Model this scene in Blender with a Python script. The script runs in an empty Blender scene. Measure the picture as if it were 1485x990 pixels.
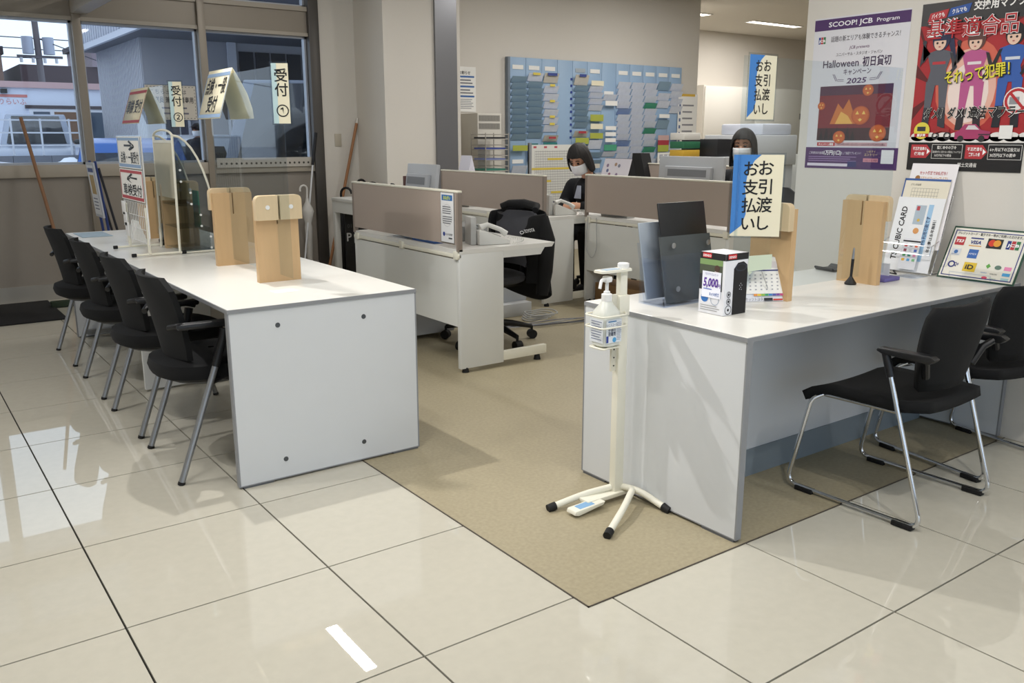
import bpy, bmesh, math, random
from mathutils import Vector, Matrix, Euler
random.seed(7)
SC = bpy.context.scene
COL = SC.collection
PI = math.pi

# ---------------------------------------------------------------- camera
cam = bpy.data.cameras.new('camera'); camo = bpy.data.objects.new('camera', cam); COL.objects.link(camo)
cam.sensor_width = 36; cam.lens = 1261.9 / 1485 * 36; cam.clip_end = 300
YAW, PITCH = math.radians(54.037), math.radians(13.24)
_f = Vector((math.cos(YAW)*math.cos(PITCH), math.sin(YAW)*math.cos(PITCH), -math.sin(PITCH)))
_r = Vector((math.sin(YAW), -math.cos(YAW), 0)); _u = _r.cross(_f)
camo.matrix_world = Matrix(((_r.x, _u.x, -_f.x, -.4055), (_r.y, _u.y, -_f.y, -3.576), (_r.z, _u.z, -_f.z, 1.323), (0, 0, 0, 1)))
SC.camera = camo
# ---------------------------------------------------------------- sky, exposure
w = bpy.data.worlds.new('overcast_sky'); SC.world = w; w.use_nodes = True
bg = w.node_tree.nodes['Background']; bg.inputs[0].default_value = (.80, .88, 1.0, 1); bg.inputs[1].default_value = 1.7
SC.view_settings.view_transform = 'Standard'; SC.view_settings.look = 'None'
SC.view_settings.gamma = 1; SC.view_settings.use_curve_mapping = False; SC.view_settings.exposure = 0.0
LAMP = 18.0     # watts of one ceiling strip
SPOT = 190.0    # watts of a ceiling spotlight

# ---------------------------------------------------------------- materials
def lin(h):
    h = h.lstrip('#'); c = [int(h[i:i+2], 16)/255 for i in (0, 2, 4)]
    return tuple(x/12.92 if x <= .04045 else ((x+.055)/1.055)**2.4 for x in c) + (1,)
MATS = {}
def mat(hexc, rough=.5, metal=0, noise=0, scale=20, bump=0, ior=1.5, emit=0, stretch=None, name=None):
    key = (hexc, rough, metal, noise, scale, bump, ior, emit, stretch)
    if key in MATS: return MATS[key]
    m = bpy.data.materials.new(name or 'm_' + hexc.lstrip('#')); m.use_nodes = True
    nt = m.node_tree; b = nt.nodes['Principled BSDF']
    c = lin(hexc); b.inputs['Base Color'].default_value = c
    b.inputs['Roughness'].default_value = rough; b.inputs['Metallic'].default_value = metal; b.inputs['IOR'].default_value = ior
    if emit:
        b.inputs['Emission Color'].default_value = c; b.inputs['Emission Strength'].default_value = emit
    if noise or bump:
        tc = nt.nodes.new('ShaderNodeTexCoord'); src = tc.outputs['Object']
        if stretch:
            mp = nt.nodes.new('ShaderNodeMapping'); mp.inputs['Scale'].default_value = stretch
            nt.links.new(src, mp.inputs[0]); src = mp.outputs[0]
        n = nt.nodes.new('ShaderNodeTexNoise'); n.inputs['Scale'].default_value = scale; n.inputs['Detail'].default_value = 6
        nt.links.new(src, n.inputs['Vector'])
        if noise:
            mx = nt.nodes.new('ShaderNodeMix'); mx.data_type = 'RGBA'
            mx.inputs[6].default_value = tuple(x*(1-noise) for x in c[:3]) + (1,)
            mx.inputs[7].default_value = tuple(min(1, x*(1+noise)) for x in c[:3]) + (1,)
            nt.links.new(n.outputs[0], mx.inputs[0]); nt.links.new(mx.outputs[2], b.inputs['Base Color'])
        if bump:
            bp = nt.nodes.new('ShaderNodeBump'); bp.inputs['Strength'].default_value = bump; bp.inputs['Distance'].default_value = .002
            nt.links.new(n.outputs[0], bp.inputs['Height']); nt.links.new(bp.outputs[0], b.inputs['Normal'])
    MATS[key] = m
    return m
def clear(tint='#f4f8fa', gloss=1.0, name='clear_sheet'):
    key = ('clear', tint, gloss)
    if key in MATS: return MATS[key]
    m = bpy.data.materials.new(name); m.use_nodes = True; nt = m.node_tree; nt.nodes.clear()
    o = nt.nodes.new('ShaderNodeOutputMaterial'); mx = nt.nodes.new('ShaderNodeMixShader')
    t = nt.nodes.new('ShaderNodeBsdfTransparent'); g = nt.nodes.new('ShaderNodeBsdfGlossy'); f = nt.nodes.new('ShaderNodeFresnel')
    t.inputs[0].default_value = lin(tint); g.inputs['Roughness'].default_value = .02; f.inputs[0].default_value = 1.3 + .15*gloss
    ge = nt.nodes.new('ShaderNodeNewGeometry'); iv = nt.nodes.new('ShaderNodeMath'); iv.operation = 'SUBTRACT'; iv.inputs[0].default_value = 1
    mu = nt.nodes.new('ShaderNodeMath'); mu.operation = 'MULTIPLY'; nt.links.new(ge.outputs['Backfacing'], iv.inputs[1]); nt.links.new(iv.outputs[0], mu.inputs[0]); nt.links.new(f.outputs[0], mu.inputs[1])
    nt.links.new(mu.outputs[0], mx.inputs[0]); nt.links.new(t.outputs[0], mx.inputs[1]); nt.links.new(g.outputs[0], mx.inputs[2])
    nt.links.new(mx.outputs[0], o.inputs[0]); MATS[key] = m
    return m
def wood(hexc='#c6a478'):
    return mat(hexc, .45, noise=.10, scale=6, stretch=(6, 6, .8), name='birch_ply')
WHITE = mat('#e3e4e2', .35, noise=.015, scale=40); TOPW = mat('#e6e5df', .28, noise=.02, scale=12)
EDGE = mat('#8b8d90', .45); GREYP = mat('#7d8890', .5); STEEL = mat('#a9abae', .3, metal=.9, noise=.03)
CHROME = mat('#d8dadd', .08, metal=1); TUBE = mat('#9c9fa3', .32, metal=.8)
FAB = mat('#060709', 1.0, noise=.3, scale=300, bump=.3); PLB = mat('#101114', .4); RUB = mat('#0c0c0d', .7)
IVORY = mat('#e9e6d6', .4); WHP = mat('#e9e9e7', .4); BEIGE = mat('#b0a297', .9, noise=.05, scale=400, bump=.2)
DESKW = mat('#dcddd9', .4, noise=.015); PAPER = mat('#ecebe6', .8); CREAM = mat('#e8e1c6', .7); BLACK = mat('#0a0a0b', .5)
ACRYL = clear(); GLASS = clear('#eef3f6', .8, 'window_glass')
SKIN = mat('#c9977a', .55, noise=.04, scale=30); HAIR = mat('#120d0b', .65, noise=.5, scale=160, stretch=(1, 1, .08), bump=.6); MASK = mat('#e6e8ea', .8, bump=.2, scale=60)

# ---------------------------------------------------------------- mesh helpers
def wm(o):
    m = o.matrix_basis.copy()
    while o.parent: o = o.parent; m = o.matrix_basis @ m
    return m
FRAME = [Matrix.Identity(4)]
class frame:
    def __init__(s, loc=(0, 0, 0), rz=0, m=None): s.m = m if m is not None else Matrix.Translation(loc) @ Matrix.Rotation(rz, 4, 'Z')
    def __enter__(s): FRAME.append(s.m); return s
    def __exit__(s, *a): FRAME.pop()
def setp(o, label=None, cat=None, group=None, kind=None):
    if label: o['label'] = label
    if cat: o['category'] = cat
    if group: o['group'] = group
    if kind: o['kind'] = kind
    return o
def thing(name, label, cat, group=None, kind=None, at=None):
    o = bpy.data.objects.new(name, None); COL.objects.link(o); o.empty_display_size = .1
    o.matrix_basis = FRAME[-1] @ Matrix.Translation(at or (0, 0, 0))
    return setp(o, label, cat, group, kind)
def ring(c, t, n, r, seg, ry=None):
    b = t.cross(n).normalized()
    return [c + n*(r*math.cos(2*PI*i/seg)) + b*((ry or r)*math.sin(2*PI*i/seg)) for i in range(seg)]
class B:
    def __init__(s): s.v = []; s.f = []; s.mi = []; s.cur = 0
    def _add(s, vs, fs):
        k = len(s.v); s.v += [Vector(v) for v in vs]; s.f += [tuple(k+i for i in f) for f in fs]; s.mi += [s.cur]*len(fs); return s
    def box(s, x0, y0, z0, x1, y1, z1, m=None):
        vs = [(x, y, z) for x in (x0, x1) for y in (y0, y1) for z in (z0, z1)]
        if m is not None: vs = [m @ Vector(v) for v in vs]
        return s._add(vs, [(0, 1, 3, 2), (4, 6, 7, 5), (0, 4, 5, 1), (2, 3, 7, 6), (0, 2, 6, 4), (1, 5, 7, 3)])
    def cbox(s, c, d, rot=None):
        m = Matrix.Translation(c) @ (rot.to_matrix().to_4x4() if rot else Matrix.Identity(4))
        return s.box(-d[0]/2, -d[1]/2, -d[2]/2, d[0]/2, d[1]/2, d[2]/2, m)
    def tube(s, pts, r, seg=10, closed=False, r2=None):
        P = [Vector(p) for p in pts]; n = len(P); rs = r if isinstance(r, (list, tuple)) else [r]*n
        rows = []; nv = None
        for i in range(n):
            a = P[i-1] if (i or closed) else P[i]; b = P[(i+1) % n] if (i < n-1 or closed) else P[i]
            t = (b-a).normalized()
            if nv is None: nv = t.orthogonal().normalized()
            nv = (nv - t*nv.dot(t))
            nv = nv.normalized() if nv.length > 1e-6 else t.orthogonal().normalized()
            rows.append(ring(P[i], t, nv, rs[i], seg))
        vs = [v for rw in rows for v in rw]; fs = []
        for i in range(n if closed else n-1):
            for j in range(seg):
                a = i*seg+j; b = i*seg+(j+1) % seg; c = ((i+1) % n)*seg
                fs.append((a, b, c+(j+1) % seg, c+j))
        if not closed: fs += [tuple(range(seg-1, -1, -1)), tuple((n-1)*seg+j for j in range(seg))]
        return s._add(vs, fs)
    def cyl(s, p0, p1, r0, r1=None, seg=16): return s.tube([p0, p1], [r0, r0 if r1 is None else r1], seg)
    def lathe(s, prof, c=(0, 0, 0), seg=20, m=None, sx=1, sy=1):
        c = Vector(c); vs = []; fs = []
        for r, z in prof:
            for j in range(seg):
                a = 2*PI*j/seg; p = Vector((r*sx*math.cos(a), r*sy*math.sin(a), z))
                vs.append(c + (m @ p if m is not None else p))
        for i in range(len(prof)-1):
            for j in range(seg): fs.append((i*seg+j, i*seg+(j+1) % seg, (i+1)*seg+(j+1) % seg, (i+1)*seg+j))
        fs += [tuple(range(seg-1, -1, -1)), tuple((len(prof)-1)*seg+j for j in range(seg))]
        return s._add(vs, fs)
    def ball(s, c, r, seg=16, rings=10, m=None):
        r = (r, r, r) if not isinstance(r, (tuple, list)) else r
        M = Matrix.Translation(c) @ (m.to_4x4() if m is not None else Matrix.Identity(4)); vs = []; fs = []
        for i in range(1, rings):
            t = PI*i/rings
            for j in range(seg):
                a = 2*PI*j/seg; vs.append(M @ Vector((r[0]*math.sin(t)*math.cos(a), r[1]*math.sin(t)*math.sin(a), r[2]*math.cos(t))))
        vs += [M @ Vector((0, 0, r[2])), M @ Vector((0, 0, -r[2]))]; k = (rings-1)*seg
        for i in range(rings-2):
            for j in range(seg): fs.append((i*seg+j, (i+1)*seg+j, (i+1)*seg+(j+1) % seg, i*seg+(j+1) % seg))
        for j in range(seg): fs += [(k, j, (j+1) % seg), (k+1, (rings-2)*seg+(j+1) % seg, (rings-2)*seg+j)]
        return s._add(vs, fs)
    def prism(s, poly, o, u, v, d):
        o, u, v = Vector(o), Vector(u), Vector(v); n = u.cross(v).normalized()*d
        a = [o+u*p[0]+v*p[1] for p in poly]; k = len(poly)
        fs = [tuple(range(k-1, -1, -1)), tuple(range(k, 2*k))] + [(i, (i+1) % k, k+(i+1) % k, k+i) for i in range(k)]
        return s._add(a+[p+n for p in a], fs)
    def grid(s, rows, closed=False):
        n = len(rows[0]); vs = [p for r in rows for p in r]; fs = []
        for i in range(len(rows)-1):
            for j in range(n if closed else n-1): fs.append((i*n+j, i*n+(j+1) % n, (i+1)*n+(j+1) % n, (i+1)*n+j))
        return s._add(vs, fs)
    def obj(s, name, m, parent=None, bevel=0, smooth=None, seg=2, solid=0, sub=0, label=None, cat=None, group=None, kind=None, remesh=0):
        M = FRAME[-1]; L = wm(parent).inverted() @ M if parent else Matrix.Identity(4)
        me = bpy.data.meshes.new(name); me.from_pydata([L @ v for v in s.v], [], s.f)
        ms = m if isinstance(m, list) else [m]
        for x in ms: me.materials.append(x)
        if len(ms) > 1: me.polygons.foreach_set('material_index', s.mi)
        bm = bmesh.new(); bm.from_mesh(me); bmesh.ops.recalc_face_normals(bm, faces=bm.faces)
        if bevel:
            es = [e for e in bm.edges if len(e.link_faces) == 2 and e.calc_face_angle(0) > .5]
            bmesh.ops.bevel(bm, geom=es, offset=bevel, segments=seg, profile=.5, affect='EDGES', clamp_overlap=True)
        for f in bm.faces: f.smooth = True
        for e in bm.edges: e.smooth = not (len(e.link_faces) == 2 and e.calc_face_angle(0) > (.6 if smooth is None else smooth))
        bm.to_mesh(me); bm.free()
        o = bpy.data.objects.new(name, me); COL.objects.link(o)
        if parent: o.parent = parent
        else: o.matrix_basis = M
        if solid: md = o.modifiers.new('thickness', 'SOLIDIFY'); md.thickness = solid; md.offset = 0
        if remesh:
            md = o.modifiers.new('merge', 'REMESH'); md.mode = 'VOXEL'; md.voxel_size = remesh; md.use_smooth_shade = True
            md = o.modifiers.new('relax', 'SMOOTH'); md.iterations = 5; md.factor = .5
        if sub: md = o.modifiers.new('round', 'SUBSURF'); md.levels = sub; md.render_levels = sub
        return setp(o, label, cat, group, kind)
def copy_tree(o, parent=None, M=None, label=None):
    c = o.copy(); COL.objects.link(c)
    if parent: c.parent = parent
    if M is not None: c.matrix_basis = M
    if label: c['label'] = label
    for ch in list(o.children): copy_tree(ch, c)
    return c
def piece(src, parent, M):
    c = src.copy(); COL.objects.link(c); c.parent = parent; c.matrix_basis = M; return c
def arc(c, r, a0, a1, n, u, v):
    c, u, v = Vector(c), Vector(u), Vector(v)
    return [c+u*(r*math.cos(a0+(a1-a0)*i/n))+v*(r*math.sin(a0+(a1-a0)*i/n)) for i in range(n+1)]
def fillet(pts, r, n=5):
    P = [Vector(p) for p in pts]; out = [P[0]]
    for i in range(1, len(P)-1):
        a, b, c = P[i-1], P[i], P[i+1]; d1 = (a-b).normalized(); d2 = (c-b).normalized(); k = min(r, (a-b).length*.49, (c-b).length*.49)
        p, q = b+d1*k, b+d2*k
        for j in range(n+1):
            t = j/n; out.append(p*(1-t)**2+b*2*t*(1-t)+q*t*t)
    return out+[P[-1]]

# flat print: text and coloured shapes on a sheet
_tc = bpy.data.curves.new('type', 'FONT'); _to = bpy.data.objects.new('type', _tc); COL.objects.link(_to)
TXT = {}
def glyphs(s, bold, shear=0):
    k = (s, bold, shear)
    if k not in TXT:
        _tc.body = s; _tc.resolution_u = 2; _tc.offset = bold; _tc.shear = shear; _tc.align_x = 'LEFT'
        bpy.context.view_layer.update(); me = bpy.data.meshes.new_from_object(_to.evaluated_get(bpy.context.evaluated_depsgraph_get()))
        v = [(p.co.x, p.co.y) for p in me.vertices]; f = [tuple(p.vertices) for p in me.polygons]; bpy.data.meshes.remove(me)
        x0 = min([p[0] for p in v] or [0]); x1 = max([p[0] for p in v] or [0])
        TXT[k] = (v, f, x0, x1)
    return TXT[k]
class Sheet:
    """print on a flat face: origin = lower left corner, u right, v up, coordinates in metres"""
    def __init__(s, o, u, v): s.o, s.u, s.v = Vector(o), Vector(u).normalized(), Vector(v).normalized(); s.n = s.u.cross(s.v); s.b = B(); s.m = []; s.k = 1
    def _m(s, c):
        m = mat(c, .6) if isinstance(c, str) else c
        if m not in s.m: s.m.append(m)
        s.b.cur = s.m.index(m)
    def pt(s, x, y): return s.o+s.u*x+s.v*y+s.n*(.0005*s.k)
    def poly(s, pts, c, layer=1): s._m(c); s.k = layer; s.b._add([s.pt(*p) for p in pts], [tuple(range(len(pts)))]); return s
    def rect(s, x0, y0, x1, y1, c, layer=1): return s.poly([(x0, y0), (x1, y0), (x1, y1), (x0, y1)], c, layer)
    def disc(s, x, y, r, c, layer=1, ry=None, n=20): return s.poly([(x+r*math.cos(2*PI*i/n), y+(ry or r)*math.sin(2*PI*i/n)) for i in range(n)], c, layer)
    def ringd(s, x, y, r, w, c, layer=1, ry=None, n=24):
        s._m(c); s.k = layer; ry = ry or r; k = len(s.b.v); ps = []
        for i in range(n):
            a = 2*PI*i/n; ps += [s.pt(x+r*math.cos(a), y+ry*math.sin(a)), s.pt(x+(r-w)*math.cos(a), y+(ry-w)*math.sin(a))]
        s.b._add(ps, [(2*i, (2*i+2) % (2*n), (2*i+3) % (2*n), 2*i+1) for i in range(n)]); return s
    def text(s, t, x, y, h, c, align='c', width=None, bold=.0, layer=2, shear=0, rot=0):
        v, f, x0, x1 = glyphs(t, bold, shear)
        if not v: return s
        sy = h/.8; sx = sy if width is None else width/max(1e-4, x1-x0)
        off = {'l': -x0*sx, 'c': -(x0+x1)/2*sx, 'r': -x1*sx}[align]; s._m(c); s.k = layer; cr, sr = math.cos(rot), math.sin(rot)
        s.b._add([s.pt(x+cr*(p[0]*sx+off)-sr*p[1]*sy, y+sr*(p[0]*sx+off)+cr*p[1]*sy) for p in v], f); return s
    def vtext(s, t, x, y, h, c, step=1.12, bold=.0, width=None):
        for i, ch in enumerate(t): s.text(ch, x, y-i*h*step, h, c, width=width, bold=bold)
        return s
    def lines(s, x0, y0, x1, n, dy, h, c, layer=2, rag=.25):
        for i in range(n): s.rect(x0, y0-i*dy-h, x1-(x1-x0)*rag*random.random(), y0-i*dy, c, layer)
        return s
    def done(s, parent, name='printing'):
        M = FRAME[-1]; L = wm(parent).inverted() @ M
        me = bpy.data.meshes.new(name); me.from_pydata([L @ p for p in s.b.v], [], s.b.f)
        for m in s.m: me.materials.append(m)
        me.polygons.foreach_set('material_index', s.b.mi)
        o = bpy.data.objects.new(name, me); COL.objects.link(o); o.parent = parent
        return o
XF = ((0, -1, 0), (0, 0, 1))      # axes of a face that looks towards -X
YF = ((1, 0, 0), (0, 0, 1))       # axes of a face that looks towards -Y

# ================================================================ SETTING
TILE = mat('#c3bfb1', .015, noise=.06, scale=28, ior=1.62, name='polished_porcelain')
floor = B().box(-4, -6, -.05, 3.58, 4.47, -.008).obj('floor', mat('#1c1814', .9), label='polished beige porcelain tile floor with dark joints', kind='structure')
CX, CY = 1.109, -1.866            # corner of the brown vinyl
GX, GY = .003, .003
def tile_obj(poly):
    return B().prism(poly, (0, 0, -.008), (1, 0, 0), (0, 1, 0), .008).obj('tile', TILE, floor)
t_full = None
for i in range(-6, 6):
    for j in range(-9, 8):
        x0, x1, y0, y1 = i*.6+GX, (i+1)*.6-GX, j*.6+GY, (j+1)*.6-GY
        x1 = min(x1, 3.578); y1 = min(y1, 4.468)
        if x0 > CX-.02 and y0 > CY-.02: continue
        if x1 > CX and y1 > CY:
            if x0 > CX: tile_obj([(x0, y0), (x1, y0), (x1, CY-.004), (x0, CY-.004)])
            elif y0 > CY: tile_obj([(x0, y0), (CX-.004, y0), (CX-.004, y1), (x0, y1)])
            else: tile_obj([(x0, y0), (x1, y0), (x1, CY-.004), (CX-.004, CY-.004), (CX-.004, y1), (x0, y1)])
        elif x1 < 3.577 and y1 < 4.46:
            if t_full is None: t_full = tile_obj([(GX, GY), (.6-GX, GY), (.6-GX, .6-GY), (GX, .6-GY)]); t_full.matrix_basis = Matrix.Translation((i*.6, j*.6, 0))
            else: piece(t_full, floor, Matrix.Translation((i*.6, j*.6, 0)))
        else: tile_obj([(x0, y0), (x1, y0), (x1, y1), (x0, y1)])
VIN = mat('#9f957b', .5, noise=.22, scale=70, bump=.25, name='vinyl_sheet')
fo = B().box(CX, CY, -.008, 3.58, 4.47, .001).box(3.58, -3, -.004, 14.5, 4.47, .001).box(8.38, 4.47, -.004, 14.5, 6.64, .001).obj('floor_office', VIN, label='matt brown vinyl flooring of the office area', kind='structure')
B().box(CX-.004, CY-.004, -.008, CX, 4.47, .003).box(CX-.004, CY-.004, -.008, 3.58, CY, .003).obj('trim_1', mat('#4a4239', .5), label='thin dark edging strip around the brown vinyl', kind='structure')
B().box(-4, -6, 3.0, 14.6, 6.8, 3.1).obj('ceiling', mat('#d9d4cb', .9), label='plain off-white ceiling', kind='structure')
WALL = mat('#d6d1c8', .85, noise=.02, scale=120, bump=.12, name='wallpaper')
DADO = mat('#8d867d', .6, noise=.03); SASH = mat('#8f877b', .45, metal=.2); SASHL = mat('#a79f92', .45)
# window wall
wl = thing('wall_left', 'grey-brown panelled window wall with metal framing', None, kind='structure', at=(0, 4.47, 0))
del_y = (4.47, 4.60)
B().box(-4, 4.47, .13, 3.1, 4.60, 1.0).obj('dado_panel', DADO, wl)
for xx in (-.82, .17, 1.085, 2.08): B().box(xx-.005, 4.463, .13, xx+.045, 4.47, 1.0).obj('panel_joint', SASH, wl)
B().box(-4, 4.455, 0, 3.1, 4.60, .13).obj('kick_rail', mat('#a5a29b', .4, metal=.3), wl)
B().box(-4, 4.44, 1.0, 3.1, 4.60, 1.1).obj('sill', SASHL, wl, bevel=.004)
B().box(-4, 4.45, 2.23, 3.1, 4.60, 2.26).box(-4, 4.45, 2.45, 3.1, 4.60, 2.49).obj('transom_rail', SASHL, wl)
B().box(-4, 4.47, 2.26, 3.1, 4.58, 2.45).obj('transom_panel', SASH, wl)
B().box(-4, 4.45, 2.89, 3.1, 4.60, 3.0).obj('head', SASH, wl)
for xx in (-2.75, -1.78, -.80, .195, 1.095, 2.09): B().box(xx-.032, 4.43, 0, xx+.032, 4.60, 3.0).obj('mullion', SASH, wl, bevel=.003)
B().box(3.07, 4.42, 0, 3.17, 4.60, 3.0).obj('end_post', mat('#55524f', .4, metal=.4), wl, bevel=.004)
wn = 1
for (a, b2) in ((-2.75, -1.78), (-1.78, -.80), (-.80, .195), (.195, 1.095), (1.095, 2.09), (2.09, 3.10)):
    for (z0, z1) in ((1.1, 2.23), (2.49, 2.89)):
        wd = thing('window_%d' % wn, 'fixed %s window pane in the grey framed window wall, bay %d' % ('lower' if z0 < 2 else 'upper', wn), None, kind='structure', at=(a, 4.5, z0))
        x0, x1 = a+.032, b2-.032
        B().box(x0, 4.50, z0, x0+.018, 4.56, z1).box(x1-.018, 4.50, z0, x1, 4.56, z1).box(x0, 4.50, z0, x1, 4.56, z0+.018).box(x0, 4.50, z1-.018, x1, 4.56, z1).obj('frame', mat('#aeb3bb', .4, metal=.5), wd)
        B().box(x0+.018, 4.528, z0+.018, x1-.018, 4.533, z1-.018).obj('pane', GLASS, wd)
        wn += 1
# office back wall, pillar, poster wall, deep end
B().box(3.17, 4.47, 0, 8.38, 4.62, 3.0).obj('wall_back', WALL, label='off-white papered office wall', kind='structure')
B().box(3.55, 3.88, 0, 4.38, 4.47, 3.0).obj('wall_pillar', WALL, label='boxed-out off-white pillar beside the window wall', kind='structure')
B().box(4.09, 3.855, 0, 4.33, 3.88, 3.0).obj('trim_2', mat('#85868a', .35, metal=.6), label='tall grey steel shutter guide on the pillar', kind='structure')
B().box(8.23, 4.62, 0, 8.38, 6.64, 3.0).obj('wall_inner', WALL, label='off-white wall beyond the blue board corner', kind='structure')
B().box(8.2, 6.64, 0, 14.6, 6.8, 3.0).obj('wall_far', mat('#cfc9bf', .85), label='far off-white wall behind the wall cabinets', kind='structure')
B().box(14.5, -3.1, 0, 14.6, 6.8, 3.0).obj('wall_far_right', WALL, label='far side wall of the office', kind='structure')
B().box(3.72, -3.1, 0, 14.6, -3.0, 3.0).obj('wall_office_front', WALL, label='office wall behind the poster wall', kind='structure')
B().box(3.58, -6, 0, 3.72, -.655, 3.0).obj('wall_right', mat('#dcd8d0', .8, noise=.015, scale=100, bump=.1), label='off-white wall carrying the two posters', kind='structure')
B().box(-4.1, -6, 0, -4, 4.6, 3.0).obj('wall_side', WALL, label='showroom side wall behind the viewer', kind='structure')
wf_ = thing('wall_front', 'unseen showroom front behind the viewer, glazing added to let daylight in', None, kind='structure', at=(0, -6, 0))  # glazing added out of view so daylight reaches the counter fronts
B().box(-4.1, -6.1, 0, 3.72, -6, .25).box(-4.1, -6.1, 2.75, 3.72, -6, 3.0).obj('rail', SASHL, wf_)
for k in range(6): B().box(-4.1+k*1.55, -6.1, .25, -4.02+k*1.55, -6, 2.75).obj('mullion', SASH, wf_)
for k in range(5): B().box(-4.02+k*1.55, -6.055, .25, -2.55+k*1.55, -6.05, 2.75).obj('pane', GLASS, wf_)
B().box(-60, -80, -.4, 60, -6.1, -.12).obj('ground_front', mat('#b9bec8', .8), label='unseen snowy forecourt behind the viewer, added to block sky light from below', kind='structure')  # added out of view, keeps sky light from entering from below
# header of the entrance lobby that leaves the window wall
hd = thing('trim_3', 'white boxed header beam running off the window mullion', None, kind='structure', at=(1.1, 4.4, 2.28))
B().box(1.06, 1.4, 2.28, 1.18, 4.43, 2.40).obj('beam', mat('#b4ab9d', .5), hd, bevel=.004)
B().box(1.10, 1.4, 2.46, 1.14, 4.43, 2.49).box(1.10, 4.40, 2.40, 1.14, 4.43, 2.95).box(1.10, 1.4, 2.4, 1.14, 1.44, 3.0).box(1.10, 1.4, 2.92, 1.14, 4.43, 3.0).obj('glazing_bar', SASHL, hd)
B().box(1.117, 1.44, 2.49, 1.123, 4.40, 2.92).obj('pane', GLASS, hd)
# switch plate
B().box(3.30, 4.462, 1.23, 3.37, 4.47, 1.35).obj('switch_plate', mat('#b9b1a0', .5), bevel=.003, label='beige blank switch plate on the wall by the broom', cat='switch')

# ---------------------------------------------------------------- ceiling lamps (the light of the room)
def strip(x, y, along_y=True, ln=.8, wd=.105, watts=LAMP, label='', z=3.0):
    rz = PI/2 if along_y else 0
    with frame((x, y, z), rz):
        t = thing('ceiling_light', label, 'light', 'ceiling strip lights')
        B().box(-ln/2-.015, -wd/2-.015, -.012, ln/2+.015, -wd/2, 0).box(-ln/2-.015, wd/2, -.012, ln/2+.015, wd/2+.015, 0).box(-ln/2-.015, -wd/2, -.012, -ln/2, wd/2, 0).box(ln/2, -wd/2, -.012, ln/2+.015, wd/2, 0).obj('frame', WHP, t)
        n = 9
        for i in range(1, n): B().box(-ln/2+ln*i/n-.002, -wd/2, -.012, -ln/2+ln*i/n+.002, wd/2, -.002).obj('louvre', mat('#d5d8da', .3), t)
        B().box(-ln/2, -wd/2, -.0015, ln/2, wd/2, 0).obj('diffuser', mat('#fff6ea', .5, emit=6), t)
        L = bpy.data.lights.new('strip_lamp', 'AREA'); L.shape = 'RECTANGLE'; L.size = ln; L.size_y = wd; L.energy = watts; L.color = (1, .975, .945)
        lo = bpy.data.objects.new('strip_lamp', L); COL.objects.link(lo); lo.parent = t; lo.matrix_basis = Matrix.Translation((0, 0, -.014))
LAMPS = [(2.42, 2.71, 1), (.35, -1.2, 1), (-1.2, .6, 1), (-1.2, -2.4, 1), (.9, -2.6, 1), (2.7, -3.6, 1), (-2.8, 2.6, 1), (4.6, .9, 1.5), (5.2, 2.6, 1.2), (7.4, 2.0, 1.4), (5.9, -.6, 1.4), (6.9, 2.9, 1.0)]  # last pair of strips added to brighten the office and its back wall
WORDS = ['above the aisle behind the left counter', 'over the tile floor beside the left counter end', 'left of the row of chairs', 'behind the viewer on the left', 'over the tile floor near the viewer', 'near the poster wall', 'by the window far left', 'above the desk with the phone cord', 'above the seated clerk', 'in front of the blue filing board', 'over the rear right desk, added to brighten the office', 'between the copier and the filing board, added to brighten the back wall']
for (x, y, a), wd_ in zip(LAMPS, WORDS): strip(x, y, True, watts=LAMP*a, label='recessed louvred ceiling strip light ' + wd_)
strip(11.1, 5.45, False, 1.15, .16, 40, 'long bright recessed ceiling light over the far cabinets')
strip(8.9, 5.35, False, 1.15, .16, 40, 'recessed ceiling light half hidden by the office wall corner')

def spot(x, y, tx, ty, tz, watts, label):
    with frame((x, y, 3.0)):
        t = thing('spotlight', label, 'light', 'ceiling spotlights'); d = (Vector((tx, ty, tz))-Vector((x, y, 2.90))).normalized(); c = Vector((0, 0, -.10))
        B().cyl((0, 0, -.012), (0, 0, 0), .05, None, 18).obj('mount', WHP, t); B().cyl((0, 0, -.07), (0, 0, -.012), .012, None, 10).obj('stem', WHP, t)
        B().tube([c-d*.06, c+d*.06], .042, 18).obj('housing', WHP, t); B().tube([c+d*.0605, c+d*.062], .034, 18).obj('lens', mat('#fff4e6', .4, emit=8), t)
        L = bpy.data.lights.new('spot_lamp', 'SPOT'); L.energy = watts; L.spot_size = 1.75; L.spot_blend = .6; L.shadow_soft_size = .03; L.color = (1, .97, .94)
        lo = bpy.data.objects.new('spot_lamp', L); COL.objects.link(lo); lo.parent = t; lo.matrix_basis = Matrix.Translation(c+d*.066) @ d.to_track_quat('-Z', 'Y').to_matrix().to_4x4()
spot(.75, .62, 1.9, -1.5, .3, SPOT*1.1, 'white ceiling spotlight above the left counter turned to the payment counter')
spot(-.9, .1, .6, .5, .0, SPOT*.42, 'white ceiling spotlight left of the chairs turned to the left counter')
spot(1.3, -3.2, 2.9, -1.5, .4, SPOT*.35, 'white ceiling spotlight near the viewer turned to the poster wall')
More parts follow.
